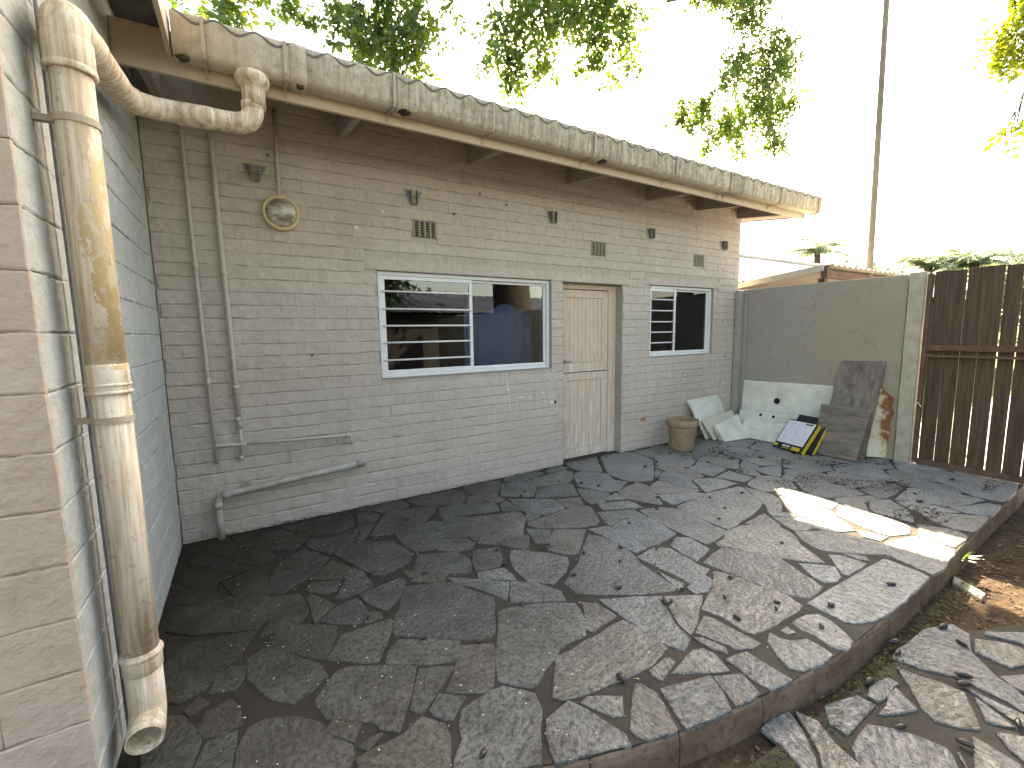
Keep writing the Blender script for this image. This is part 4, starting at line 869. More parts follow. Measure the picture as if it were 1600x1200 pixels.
# side, back and dividing walls close the house
m = MB()
m.box(WX1-.002, WX1+.008, .0, 9.0, -.2, 3.32)
m.build('gable_wall', M['paint'], house)
m = MB()
m.box(0, WX1, 8.8, 9.0, -.2, 3.32)
m.box(-.12, 0, WT, 9.0, -.2, 3.32)
m.build('back_wall', M['mortar_wall'], house)
# rooms behind the glass
m = MB()
m.box(.02, WX1-.02, 3.4, 3.45, -.1, 2.75)
m.box(3.46, 3.53, .24, 3.4, -.1, 2.75)
m.box(4.6, 4.68, .24, 3.4, -.1, 2.75)
m.box(.02, WX1-.02, .235, 3.45, 2.75, 2.8)
m.box(.02, WX1-.02, .235, 3.45, -.15, -.1)
m.build('room', M['room'], house)
m = MB()
v, f = [], []
for i in range(41):
    x = 2.56+.9*i/40
    y = .42+.018*math.sin(i*1.3)+.01*math.sin(i*.47)
    v += [(x, y, .8), (x, y, 1.80-.06*math.sin(i*.2))]
f = [(2*i, 2*i+2, 2*i+3, 2*i+1) for i in range(40)]
m.add(v, f).build('reflection_curtain', M['reflection_curtain'], house, True)  # added cloth standing in for a blue reflection in the right pane
# marks on the paint
def blotch(cx, cz, rx, rz, r, y=-.0022):
    k = 11
    p = []
    for i in range(k):
        a = 2*PI*i/k
        q = r.uniform(.55, 1.1)
        p.append((cx+rx*q*math.cos(a), y, cz+rz*q*math.sin(a)))
    return MB().slab(p, .0018, -1)
rk = random.Random(8)
blotch(4.90, .385, .065, .035, rk).build('bare_brick_patch', M['brickspot'], wall)
for cx, cz, rx, rz in [(2.86,.945,.02,.012),(3.02,.84,.045,.008),(3.14,.83,.03,.008),(3.30,.87,.03,.010),(3.24,.80,.03,.007),(3.43,.75,.05,.02),(3.38,.80,.02,.01),(2.96,.78,.02,.008),(1.62,2.60,.012,.02)]:
    blotch(cx, cz, rx, rz, rk).build('paint_fleck', M['whitespot'], wall)
for i in range(34):
    cx, cz = rk.uniform(.15, 6.7), rk.uniform(.1, 3.0)
    if any(a-.05 < cx < b+.05 and c-.05 < cz < d+.05 for (a, b, c, d) in holes): continue
    s_ = rk.uniform(.006, .016)
    blotch(cx, cz, s_*rk.uniform(.7, 1.8), s_, rk).build('paint_chip', M['whitespot'] if i % 5 == 0 else M['mark'], wall)
MB().tube([(2.84,-.003,1.12),(2.845,-.003,.95),(2.86,-.003,.85),(2.88,-.003,.72)], .005, 5).build('paint_run', M['whitespot'], wall)
MB().lathe([(.0,.004),(.018,.004),(.018,-.004)], (3.47, .0, .748), 10, 'y').build('pipe_hole', M['black'], wall)
# air vents
for x, z, w, h in VENTS:
    m = MB()
    nx, nz = 4, 6
    bw, gap = .016, (w-5*.016)/4
    for i in range(5):
        xx = x-w/2+i*(bw+gap)
        m.box(xx, xx+bw, -.003, .05, z-h/2, z+h/2)
    for j in range(nz+1):
        zz = z-h/2+j*(h-.012)/nz
        for i in range(4):
            xx = x-w/2+bw+i*(bw+gap)
            m.box(xx+.0005, xx+gap-.0005, .002, .03, zz, zz+.007)
    vt = bevel(m.build('air_vent', M['vent'], house), .002, 1)
    MB().box(x-w/2, x+w/2, .12, .13, z-h/2, z+h/2).build('cavity', M['black'], vt)

# windows
def window(op, mull, bars, yv=.055):
    a, b, c, d = op
    a, b, c, d = a+.008, b-.008, c+.008, d-.008
    root = MB()
    fw = .035
    root.box(a, b, yv-.02, yv+.05, d-fw, d).box(a, b, yv-.02, yv+.05, c, c+fw)
    root.box(a, a+fw, yv-.02, yv+.05, c+fw, d-fw).box(b-fw, b, yv-.02, yv+.05, c+fw, d-fw)
    w = bevel(root.build('window', M['white_alu'], house), .004)
    for (s0, s1, yo) in ((a+fw, mull+.035, .0), (mull-.0, b-fw, .026)):
        m = MB()
        t = .034 if yo == 0 else .026
        y0, y1 = yv+yo-.012, yv+yo+.012
        m.box(s0, s1, y0, y1, d-fw-t, d-fw-.001).box(s0, s1, y0, y1, c+fw+.001, c+fw+t)
        m.box(s0, s0+t, y0, y1, c+fw+t, d-fw-t).box(s1-t, s1, y0, y1, c+fw+t, d-fw-t)
        bevel(m.build('sash', M['white_alu'], w), .003)
        MB().box(s0+t, s1-t, yv+yo-.002, yv+yo+.002, c+fw+t, d-fw-t).build('pane', M['glass'], w)
    for z in bars:
        MB().tube([(a+fw, yv-.022, z), (mull+.02, yv-.022, z)], .0085, 8).build('burglar_bar', M['bar'], w, True)
    return w
window(W1, 2.45, (1.922, 1.766, 1.614, 1.462, 1.302))
window(W2, 5.50, (1.938, 1.794, 1.649, 1.512, 1.374))
# plank door in two leaves
y0 = .12
dr = MB()
fw = .10
dr.box(DR[0]+.007, DR[0]+.06, y0-.015, y0+.06, 0.0, DR[3]-.008)
dr.box(4.375, DR[1]-.007, y0-.015, y0+.06, 0.0, DR[3]-.008)
dr.box(DR[0]+.06, 4.375, y0-.015, y0+.06, DR[3]-.07, DR[3]-.008)
door = bevel(dr.build('door', M['door'], house), .004)
def leaf(z0, z1):
    m = MB()
    x0, x1 = DR[0]+.064, 4.371
    st = .095
    m.box(x0, x1, y0, y0+.04, z1-.09, z1).box(x0, x1, y0, y0+.04, z0, z0+.11)
    m.box(x0, x0+st*.8, y0, y0+.04, z0+.11, z1-.09).box(x1-st, x1, y0, y0+.04, z0+.11, z1-.09)
    l = bevel(m.build('door_leaf', M['door'], door), .003)
    n = 9
    w = (x1-st-x0-st*.8)/n
    for i in range(n):
        a = x0+st*.8+i*w
        bevel(MB().box(a+.0012, a+w-.0012, y0+.010, y0+.034, z0+.112, z1-.092).build('plank', M['door'], door), .003, 1)
leaf(.012, 1.045)
leaf(1.056, 2.022)
MB().box(DR[0]+.064, 4.371, y0+.036, y0+.05, .03, 2.03).build('backing', M['dark_timber'], door)
MB().tube([(3.70,y0,1.19),(3.70,y0-.035,1.19),(3.78,y0-.035,1.185)], .007, 8).build('handle', M['galv'], door)
MB().lathe([(0,.004),(.02,.003),(.02,0)], (3.70, y0-.001, 1.19), 12, 'y').build('handle_plate', M['galv'], door)
MB().box(DR[0]+.007, DR[1]-.007, .02, WT, -.15, .004).build('threshold', M['mortar'], house)

# ------------------------------------------------------------------ roof of the house
SL = .14
def corrugated(x0, x1, y0, y1, zf, pitch, amp, th, ny=2, seg=8):
    n = int((x1-x0)/pitch*seg)
    v, f = [], []
    ys = [y0+(y1-y0)*j/ny for j in range(ny+1)]
    for s in (0, -th):
        for y in ys:
            for i in range(n+1):
                x = x0+(x1-x0)*i/n
                v.append((x, y, zf(x, y)+amp*math.cos(2*PI*(x-x0)/pitch)+s))
    k = n+1
    L = k*(ny+1)
    for j in range(ny):
        for i in range(n):
            f.append((j*k+i, j*k+i+1, (j+1)*k+i+1, (j+1)*k+i))
            f.append((L+j*k+i, L+(j+1)*k+i, L+(j+1)*k+i+1, L+j*k+i+1))
    for i in range(n):
        f.append((i, L+i, L+i+1, i+1))
        f.append((ny*k+i, ny*k+i+1, L+ny*k+i+1, L+ny*k+i))
    for j in range(ny):
        f.append((j*k, (j+1)*k, L+(j+1)*k, L+j*k))
        f.append((j*k+n, L+j*k+n, L+(j+1)*k+n, (j+1)*k+n))
    return mesh(v, f)
roof = link('roof', corrugated(.30, 7.34, -.80, 4.6, lambda x, y: 3.412+SL*y, .2, .022, .012, 3), M['sheet'], house)
link('roof_back', corrugated(.30, 7.34, 4.6, 9.5, lambda x, y: 3.412+SL*4.6-SL*(y-4.6), .2, .036, .012, 3), M['sheet'], roof)
for x in (.13, 1.302, 2.465, 3.653, 4.892, 5.868, 6.80):
    m = MB()
    w = .025
    m.add([(x-w,.25,3.17),(x+w,.25,3.17),(x+w,-.624,3.042),(x-w,-.624,3.042),(x-w,.25,3.34),(x+w,.25,3.34),(x+w,-.624,3.225),(x-w,-.624,3.225)],
          [(0,3,2,1),(4,5,6,7),(0,1,5,4),(1,2,6,5),(2,3,7,6),(3,0,4,7)])
    m.build('rafter', M['rafter'], roof)
for yy in (-.5, .6, 2.0, 3.4):
    z = 3.415+SL*yy-.045
    MB().box(.3, 7.26, yy-.03, yy+.03, z-.075, z).build('purlin', M['rafter'], roof)
# soffit strip seen as the dark line behind the fascia
MB().box(.3, 7.26, -.622, -.60, 3.05, 3.075).build('soffit_batten', M['timber'], roof)
bevel(MB().box(.003, 7.30, -.65, -.625, 3.04, 3.275).build('fascia', M['fascia'], roof), .003)
m = MB()
m.add([(7.27,-.79,3.04),(7.295,-.79,3.04),(7.295,4.6,3.04+SL*5.39),(7.27,4.6,3.04+SL*5.39),(7.27,-.79,3.27),(7.295,-.79,3.27),(7.295,4.6,3.27+SL*5.39),(7.27,4.6,3.27+SL*5.39)],
      [(0,3,2,1),(4,5,6,7),(0,1,5,4),(1,2,6,5),(2,3,7,6),(3,0,4,7)])
# verge board stops short of the gutter
for i, q in enumerate(m.v):
    if q[1] < 0: m.v[i] = (q[0], -.655, q[2]+SL*.135)
m.build('verge_board', M['rafter'], roof)
vsf = MB().box(6.87, 7.265, -.62, 4.5, 3.21, 3.235).build('verge_soffit', M['rafter'], roof)
for q in vsf.data.vertices:
    q.co.z += SL*(q.co.y+.1)-.06

# ------------------------------------------------------------------ gutter
gut = thing('gutter', 'lichen stained box gutter along the eaves of the brick house', 'gutter', (3.8, -.72, 3.1))
GP = [(-.656,3.275),(-.656,3.118),(-.664,3.108),(-.752,3.104),(-.774,3.112),(-.788,3.138),(-.796,3.29),(-.800,3.312),(-.790,3.316)]
def gutter_run(x0, x1, off, r, step=.22, thick=.007):
    n = max(1, int((x1-x0)/step))
    cy, cz = -.72, 3.22
    v = []
    prof = []
    for y, z in GP:
        d = Vector((y-cy, z-cz)).normalized()
        prof.append((y+d.x*off, z+d.y*off))
    inner = []
    for y, z in GP[::-1]:
        d = Vector((y-cy, z-cz)).normalized()
        inner.append((y-d.x*(thick-off), z-d.y*(thick-off)))
    loop = prof+inner
    k = len(loop)
    for i in range(n+1):
        x = x0+(x1-x0)*i/n
        for q, (y, z) in enumerate(loop):
            jj = .0022*mnoise.noise(Vector((x*2.2, y*5, z*5)))
            v.append((x, y+jj, z+jj))
    f = []
    for i in range(n):
        for q in range(k):
            f.append((i*k+q, (i+1)*k+q, (i+1)*k+(q+1) % k, i*k+(q+1) % k))
    # end faces as quads of the shell
    h = len(prof)
    for i in (0, n):
        for q in range(h-1):
            f.append((i*k+q, i*k+q+1, i*k+k-2-q, i*k+k-1-q))
    return MB().add(v, f)
rg = random.Random(3)
cuts = [.285, .935, 1.57, 3.43, 5.45, 7.44]
for a, b in zip(cuts[:-1], cuts[1:]):
    gutter_run(a+.001, b-.001, 0, rg).build('gutter_length', M['gutter'], gut, True)
for a, b in ((.875, .968), (1.535, 1.615), (3.385, 3.495), (5.41, 5.49), (7.37, 7.452)):
    gutter_run(a, b, .006, rg, .05).build('joint_sleeve', M['gutter'], gut, True)
for x in (7.447,):
    m = MB()
    m.slab([(x, y, z) for y, z in GP[:8]], .006)
    m.build('end_cap', M['gutter'], gut)
M['strap'] = simple('painted_strap', (.40, .33, .24), (.50, .42, .32), 20, .7, .2, .002)
for x, dx in ((.433, 0), (.847, 0), (1.52, -.02), (2.299, -.03), (3.34, -.06), (4.448, -.06), (5.385, -.06), (5.50, -.06), (6.432, -.06), (7.36, -.08)):
    m = MB()
    w = .010
    pp = [(-.803,3.318),(-.802,3.29),(-.794,3.138),(-.780,3.108),(-.755,3.099),(-.664,3.101),(-.6535,3.085),(-.6535,3.055)]
    v, f = [], []
    for i, (y, z) in enumerate(pp):
        xx = x + (dx if i > 3 else 0)*min(1, (i-3)/3)
        v += [(xx-w, y, z), (xx+w, y, z), (xx+w, y-.0035, z-.0035), (xx-w, y-.0035, z-.0035)]
    for i in range(len(pp)-1):
        for q in range(4):
            f.append((i*4+q, i*4+(q+1) % 4, (i+1)*4+(q+1) % 4, (i+1)*4+q))
    f += [(0, 1, 2, 3), tuple(len(v)-4+q for q in (3, 2, 1, 0))]
    m.add(v, f).build('bracket', M['strap'], gut)
# rotten bits where the joints leak
for x, s in ((.93, .03), (1.60, .045), (3.47, .05), (.33, .035)):
    m = MB()
    pts = []
    rr = random.Random(int(x*100))
    m.lathe([(.002, -.012), (s*.6, -.010), (s, .004), (s*.8, .014), (.002, .016)], (x, -.742, 3.098), 9)
    for i, q in enumerate(m.v):
        m.v[i] = (q[0]+rr.uniform(-.008, .008), q[1]*1+rr.uniform(-.008, .008), q[2]+rr.uniform(-.005, .004))
    m.build('leak_crust', M['moss'] if s < .04 else M['pod'], gut)

# ------------------------------------------------------------------ left wing of rendered blocks
wing = thing('house_wing', 'pale painted block wing projecting at the left edge behind the downpipe', 'house wing', (0, -2.18, 0))
m = MB()
m.box(-4.0, -.009, -2.171, 4.0, -.3, 3.36)
wwall = m.build('wall', M['wing_mortar'], wing)
rw = random.Random(77)
WH, WL = .1768, .385
zs = [1.735+WH*(i-10) for i in range(22)]
for ri, z0 in enumerate(zs):
    z1 = z0+WH
    if z1 < -.1 or z0 > 3.34: continue
    off = 0 if ri % 2 == 0 else WL/2
    # face towards the patio (x = 0): outer end block shows on both faces
    y = -2.172
    first = True
    while y < -.02:
        L = WL-off if first and off else WL
        y1 = min(y+L, -.012)
        if y1-y > .04:
            v, f = brick_mesh(y1-y+.0004, WH-rw.uniform(.0015, .005), rw, .0032, .02, 7, .0035)
            # the end block is a corner block; its own return is built on the front face
            vv = [(-p[1], 0+(p[0])+(y+y1)/2, p[2]+(z0+z1)/2) for p in v]
            me = mesh([(a+.001*rw.uniform(-1, 1), b, c) for a, b, c in vv], f)
            link('block', me, M['wing'], wwall)
        y += L
        first = False
    x = -.0008
    first = True
    while x > -1.6:
        L = WL/2 if first and ri % 2 == 0 else WL
        x1 = x-L
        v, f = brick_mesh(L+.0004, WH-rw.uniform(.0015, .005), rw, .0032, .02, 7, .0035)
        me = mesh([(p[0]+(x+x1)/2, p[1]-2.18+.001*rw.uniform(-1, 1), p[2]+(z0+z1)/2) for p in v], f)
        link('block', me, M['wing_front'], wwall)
        x = x1
        first = False
wr = MB()
wr.box(-4.3, .25, -2.95, 4.0, 3.40, 3.45)
wroof = wr.build('roof', M['sheet'], wing)
bevel(MB().box(.25, .275, -2.97, -.654, 3.135, 3.47).build('fascia', M['fascia'], wing), .003)
bevel(MB().box(-4.3, .25, -2.97, -2.945, 3.16, 3.47).build('front_fascia', M['fascia'], wing), .003)

# ------------------------------------------------------------------ downpipe
dp = thing('downpipe', 'thick cream downpipe with peeling ochre paint on the left wall', 'downpipe', (.10, -1.98, 0))
PX, PY, PR = .101, -1.98, .054
up_path = smooth_path([(.665,-.725,3.06),(.655,-.725,2.815),(.17,-.74,2.80),(.085,-.93,2.745),(PX-.005,-1.80,2.58),(PX,PY-.01,2.535),(PX,PY,2.40)], .11, 8)
MB().tube(up_path, PR*1.08, 24).build('swan_neck', M['pvc'], dp, True)
MB().lathe([(.03,.12),(.066,.118),(.088,.108),(.096,.075),(.086,.048),(.067,.035),(.063,.0),(.063,-.075),(.03,-.076)], (.665,-.725,3.0), 24).build('outlet_cup', M['pvc'], dp, True)
MB().tube([(PX,PY,2.42),(PX,PY,1.93),(PX,PY,1.42)], PR, 28).build('pipe', M['pvc'], dp, True)
MB().tube([(PX,PY,1.40),(PX,PY,.9),(PX,PY,.40)], PR, 28).build('pipe', M['pvc'], dp, True)
def collar(z0, z1, r, name='socket'):
    MB().lathe([(r-.012, z0), (r-.003, z0), (r, z0+.004), (r, z1-.004), (r-.003, z1), (r-.012, z1)], (PX, PY, 0), 28).build(name, M['pvc'], dp, True)
collar(1.352, 1.452, .0585)
collar(1.376, 1.388, .063, 'ridge')
collar(1.350, 1.362, .0645, 'ridge')
collar(2.375, 2.475, .0630)
collar(2.370, 2.392, .0660, 'ridge')
collar(.375, .392, .0655, 'ridge')
collar(.32, .40, .0605)
for z in (2.225, 1.262):
    m = MB()
    m.lathe([(PR+.0005, z-.011), (PR+.0045, z-.011), (PR+.0045, z+.011), (PR+.0005, z+.011)], (PX, PY, 0), 28)
    m.box(.001, PX-PR+.004, PY-.012, PY+.012, z-.010, z+.010)
    m.build('clamp', M['strap'], dp)
# ring joints on the sloping neck
def ring_on(p, d, r, w, name='socket'):
    d = Vector(d).normalized()
    p = Vector(p)
    MB().tube([p-d*w, p-d*w*.9, p+d*w*.9, p+d*w], [r-.005, r, r, r-.005], 20).build(name, M['pvc'], dp, True)
ring_on((.36,-.735,2.804), (-1,0,-.03), .0615, .09)
ring_on((.655,-.725,2.925), (0,0,1), .0615, .02)
ring_on((.10,-.905,2.753), (.0,-1,-.19), .063, .03)
ring_on((.096,-1.70,2.597), (0,-1,-.19), .0615, .03)
# shoe with an open mouth
sp = smooth_path([(PX,PY,.335),(PX,PY,.135),(PX+.004,PY-.115,.118)], .115, 9)
def hollow(path, ro, ri, seg=28):
    a = MB().tube(path, ro, seg, False)
    b = MB().tube(path, ri, seg, False)
    n = len(a.v)
    k = len(path)-1
    a.add(b.v, [tuple(reversed(q)) for q in b.f])
    for q in range(seg):
        for base in (0, k*seg):
            a.f.append((base+q, base+(q+1) % seg, n+base+(q+1) % seg, n+base+q))
    return a
hollow(sp, .0565, .052).build('shoe', M['pvc'], dp, True)
tag(MB().tube([(.022,-1.90,3.3),(.023,-1.905,2.2),(.022,-1.90,1.4),(.023,-1.905,.7),(.022,-1.90,.02)], .007, 8).build('cable', M['cable'], None, True),
    'thin grey cable running down the wall behind the thick downpipe', 'cable')

# ------------------------------------------------------------------ pipes and fittings on the brick wall
c1 = thing('conduit', 'thinner left vertical conduit on the brick wall in the corner', 'pipe', (.25, -.02, .578))
MB().tube([(.236,-.022,3.15),(.24,-.02,2.4),(.252,-.022,1.5),(.262,-.02,.578)], .0125, 10).build('tube', M['conduit'], c1, True)
for z, x in ((2.05, .2445), (1.2, .2545)):
    MB().tube([(x,-.022,z-.03),(x,-.022,z+.03)], .0155, 10).build('coupling', M['conduit'], c1, True)
MB().tube([(.2625,-.021,.715),(.272,-.024,.716),(.47,-.04,.707)], .011, 8).build('branch', M['conduit'], c1, True)
c2 = thing('water_pipe', 'thicker right vertical pipe with an old stop valve on the brick wall', 'pipe', (.42, -.03, .585))
MB().tube([(.405,-.022,3.15),(.411,-.022,2.3),(.422,-.022,1.5),(.428,-.022,.90)], .0165, 12).build('tube', M['conduit'], c2, True)
MB().tube([(.428,-.022,.90),(.430,-.022,.585)], .0115, 10).build('tail', M['conduit'], c2, True)
for z, r in ((2.0, .022), (1.15, .022), (.905, .02), (.60, .016)):
    MB().tube([(.4235 if z < 1.5 else .4165,-.022,z-.017),(.4235 if z < 1.5 else .4165,-.022,z+.017)], r, 12).build('coupling', M['conduit'], c2, True)
MB().lathe([(.0,.012),(.016,.010),(.019,0),(.019,-.03)], (.4275,-.030,.845), 12, 'y').build('valve', M['galv'], c2)
for z in (2.02, 1.17):
    MB().box(.392, .448, -.012, -.001, z-.055, z-.035).build('pipe_clip', M['conduit'], c2)
c3 = thing('tap_pipe', 'thin level pipe ending in a short bent stub above the waste pipe', 'pipe', (.85, -.04, .69))
MB().tube(smooth_path([(.47,-.041,.707),(.85,-.04,.69),(1.236,-.038,.672),(1.243,-.04,.585)], .03, 5), .011, 10).build('tube', M['conduit'], c3, True)
MB().tube([(1.195,-.038,.674),(1.245,-.038,.6715)], .0165, 10).build('elbow_fitting', M['conduit'], c3, True)
c4 = thing('waste_pipe', 'stout grubby waste pipe stepping down to the patio in the corner', 'pipe', (.8, -.05, 0))
MB().tube(smooth_path([(1.30,-.045,.411),(.80,-.045,.372),(.255,-.045,.328),(.247,-.05,.2),(.25,-.07,.0)], .05, 6), .0255, 16).build('tube', M['waste'], c4, True)
MB().tube([(1.36,-.045,.4155),(1.355,-.045,.415),(1.28,-.045,.409)], [.022, .031, .031], 16).build('end_cap', M['waste'], c4, True)
MB().lathe([(.0,.018),(.018,.016),(.024,.0)], (1.345,-.072,.414), 12, 'y').build('cap_screw', M['waste'], c4)
MB().tube([(.33,-.045,.3345),(.275,-.045,.330)], .030, 16).build('elbow_socket', M['waste'], c4, True)
MB().tube([(.2468,-.0495,.285),(.2468,-.0495,.235)], .030, 16).build('elbow_socket', M['waste'], c4, True)
m = MB().lathe([(.02,-.006),(.034,-.006),(.034,.006),(.02,.006)], (.44,-.006,.375), 14, 'y')
m.build('pipe_clip', M['waste'], c4)
# wall lamp
lp_ = thing('wall_lamp', 'round bulkhead lamp with a yellowed rim fed by a conduit from the eaves', 'lamp', (.822, 0, 2.483))
LC = (.824, 0, 2.483)
MB().lathe([(.131,.0),(.133,.025),(.128,.045),(.118,.050),(.108,.044),(.106,.03)], LC, 40, 'y').build('rim', M['lamp_rim'], lp_, True)
dome = MB().lathe([(.108*math.cos(a), .036+.05*math.sin(a)) for a in [i*PI/2/7 for i in range(8)]], LC, 40, 'y')
me = mesh([(v[0]-LC[0], v[1]-LC[1], v[2]-LC[2]) for v in dome.v], dome.f)
link('lamp_glass', me, M['lamp_glass'], lp_, LC, True)
MB().tube([(.828,-.02,3.25),(.822,-.018,2.9),(.818,-.02,2.60)], .0125, 10).build('conduit', M['conduit'], lp_, True)
MB().box(.79, .848, -.012, -.001, 2.72, 2.738).build('clip', M['conduit'], lp_)
# joist hangers
names_h = ['joist hanger nearest the round wall lamp', 'joist hanger above the left air vent', 'joist hanger above the plank door, third from the left',
           'fourth joist hanger, above the small right window', 'joist hanger nearest the right end of the brick wall']
for (x, z), lab in zip([(.668,2.762),(1.899,2.752),(3.447,2.762),(4.973,2.742),(6.474,2.724)], names_h):
    h = thing('joist_hanger', 'perforated steel '+lab, 'joist hanger', (x, 0, z), 'joist hangers left in a row on the brick wall')
    w, t = .027, .0025
    z0, z1 = z-.062, z+.062
    m = MB()
    m.box(x-w-t, x-w, -.045, -.002, z0, z1).box(x+w, x+w+t, -.045, -.002, z0, z1).box(x-w, x+w, -.045, -.012, z0, z0+t)
    m.build('saddle', M['galv'], h)
    for s in (-1, 1):
        fl = MB().slab([(x+s*(w+t), -.0055, z0+.01), (x+s*(w+t), -.0055, z1), (x+s*.085, -.0055, z1), (x+s*.080, -.0055, z1-.015)], .0025, 1 if s < 0 else 1).build('flange', M['galv'], h)
        for kx, kz in ((.042, .045), (.062, .045), (.042, .018), (.055, .022), (.038, -.008), (.046,.034)):
            MB().lathe([(0,.0006),(.0045,.0006),(.0045,0)], (x+s*kx, -.009, z+kz), 7, 'y').build('nail_hole', M['black'], fl)

# ------------------------------------------------------------------ boundary wall, post, gate
BX = 6.907
bw = thing('boundary_wall', 'stained plaster boundary wall closing the patio beside the gate', 'wall', (BX, -1, 0))
m = MB()
nv = []
for j in range(9):
    y = -.01-1.965*j/8
    nv.append((y, 2.118+.006*mnoise.noise(Vector((y*3, 0, 0)))))
v, f = [], []
for y, z in nv:
    v += [(BX, y, -.2), (BX, y, z-.006), (BX+.006, y, z), (BX+.14, y, z), (BX+.14, y, -.2)]
for j in range(8):
    for q in range(5):
        f.append((j*5+q, j*5+(q+1) % 5, (j+1)*5+(q+1) % 5, (j+1)*5+q))
f += [tuple(range(5)), tuple(40+q for q in (4, 3, 2, 1, 0))]
m.add(v, f).build('plaster_face', M['plaster'], bw)
bevel(MB().box(6.79, BX-.003, -.085, -.012, -.1, 2.105).build('pilaster', M['reveal'], bw), .01)
bevel(MB().box(BX-.03, BX-.0035, -.14, -.088, -.1, 2.112).build('corner_strip', M['plaster'], bw), .008)
# the wall continues beyond the house
MB().box(7.0, 7.05, .0, 9, -.2, 2.1).build('rear_length', M['plaster'], bw)
gp = thing('gate_post', 'rough concrete gate post between the boundary wall and the plank gate', 'post', (6.93, -2.05, 0))
m = MB()
n = 14
v, f = [], []
rp = random.Random(4)
for i in range(n+1):
    z = -.2+2.33*i/n
    for (x, y) in ((6.865,-1.99),(6.865,-2.125),(7.02,-2.125),(7.02,-1.99)):
        v.append((x+rp.uniform(-.003,.003), y+rp.uniform(-.004,.004), z))
for i in range(n):
    for q in range(4):
        f.append((i*4+q, i*4+(q+1) % 4, (i+1)*4+(q+1) % 4, (i+1)*4+q))
f += [(3,2,1,0), tuple(n*4+q for q in range(4))]
bevel(m.add(v, f).build('shaft', M['post'], gp), .008)
MB().box(6.872, 6.9, -1.988, -1.972, .68, .69).build('wall_tie', M['steel'], gp)
gate = thing('gate', 'tall dark plank gate in a rusty steel frame at the right edge', 'gate', (6.93, -2.9, 0))
gy0, gy1 = -2.145, -4.1
def gbot(y): return .006
ys_ = [-2.185, -2.315, -2.44, -2.57, -2.709, -2.83, -2.96, -3.09, -3.22, -3.35, -3.48, -3.61, -3.74, -3.87, -4.0, -4.09]
rgt_ = random.Random(9)
gaps = [.003, .007, .005, .007, .010, .011, .006, .009, .008, .006, .009, .008, .006, .009, .006, .006]
for i in range(len(ys_)-1):
    a, b = ys_[i]-gaps[i]/2, ys_[i+1]+gaps[i+1]/2
    c = (a+b)/2
    tz = rgt_.uniform(-.012, .004)
    w = (a-b)/2
    t1, t2 = rgt_.uniform(-.003, .003), rgt_.uniform(-.003, .003)
    vv = [(.0,-w+t1,-1.075),(.0,w+t1,-1.075),(.022,w+t1,-1.075),(.022,-w+t1,-1.075),(.0,-w+t2,1.04+tz),(.0,w+t2,1.04+tz),(.022,w+t2,1.04+tz),(.022,-w+t2,1.04+tz)]
    me = mesh(vv, [(0,3,2,1),(4,5,6,7),(0,1,5,4),(1,2,6,5),(2,3,7,6),(3,0,4,7)])
    bevel(link('plank', me, M['gate'], gate, (6.935+rgt_.uniform(0, .003), c, 1.09)), .003, 1)
m = MB()
m.box(6.885, 6.933, -2.185, gy0, .02, 2.10)
m.build('stile', M['steel'], gate)
MB().box(6.885, 6.933, gy1, gy1+.05, .05, 2.10).build('stile', M['steel'], gate)
MB().box(6.886, 6.932, gy1+.05, -2.186, 1.275, 1.335).build('middle_rail', M['steel'], gate)
MB().box(6.886, 6.932, gy1+.05, -2.186, 1.205, 1.232).build('lower_batten', M['steel'], gate)
m = MB()
for z0, z1 in ((.02, .085),):
    m.add([(6.886,-2.186,gbot(-2.186)),(6.932,-2.186,gbot(-2.186)),(6.932,gy1+.05,gbot(gy1)),(6.886,gy1+.05,gbot(gy1)),
           (6.886,-2.186,gbot(-2.186)+.06),(6.932,-2.186,gbot(-2.186)+.06),(6.932,gy1+.05,gbot(gy1)+.06),(6.886,gy1+.05,gbot(gy1)+.06)],
          [(0,3,2,1),(4,5,6,7),(0,1,5,4),(1,2,6,5),(2,3,7,6),(3,0,4,7)])
m.build('bottom_rail', M['steel'], gate)
for i in range(12):
    z = .3+i*.14
    MB().box(6.880, 6.8845, gy0-.012, gy0-.002, z, z+.05).build('weld', M['steel'], gate)
MB().tube([(6.87,-2.13,.66),(6.872,-2.16,.70),(6.875,-2.19,.655)], .006, 6).build('wire_tie', M['whitespot'], gate)
# second post holds the gate beyond the frame
g2 = thing('gate_post', 'plain concrete gate post at the far hinge side of the gate', 'post', (6.95, -4.2, 0))
bevel(MB().box(6.87, 7.02, -4.27, -4.12, -.2, 2.1).build('shaft', M['post'], g2), .008)
sw = thing('boundary_wall', 'plaster boundary wall running on past the gate', 'wall', (6.95, -6, 0))
MB().box(6.9, 7.04, -12, -4.275, -.2, 2.1).build('plaster_face', M['plaster'], sw)

# ------------------------------------------------------------------ things stacked in the corner
def panel(name, pts, t, mat, label, cat='board', side=1, group=None):
    c = sum((Vector(p) for p in pts), Vector())/len(pts)
    o = MB().slab([Vector(p)-c for p in pts], t, -side)
    me = mesh(o.v, o.f)
    ob = link(name, me, mat, None, tuple(c))
    bevel(ob, .0015, 1)
    tag(ob, label, cat, group)
    return ob
def disc_on(parent, p, n, r, mat, name='hole'):
    p, n = Vector(p), Vector(n).normalized()
    q = n.to_track_quat('Z', 'Y').to_matrix()
    k = 14
    pts = [p+q @ Vector((r*math.cos(2*PI*i/k), r*math.sin(2*PI*i/k), .0012)) for i in range(k)]
    mm = MB()
    mm.add(pts+[a-n*.002 for a in pts], [tuple(range(k))]+[(i, (i+1) % k, k+(i+1) % k, k+i) for i in range(k)])
    mm.build(name, mat, parent)
g = 'scrap boards stacked in the corner'
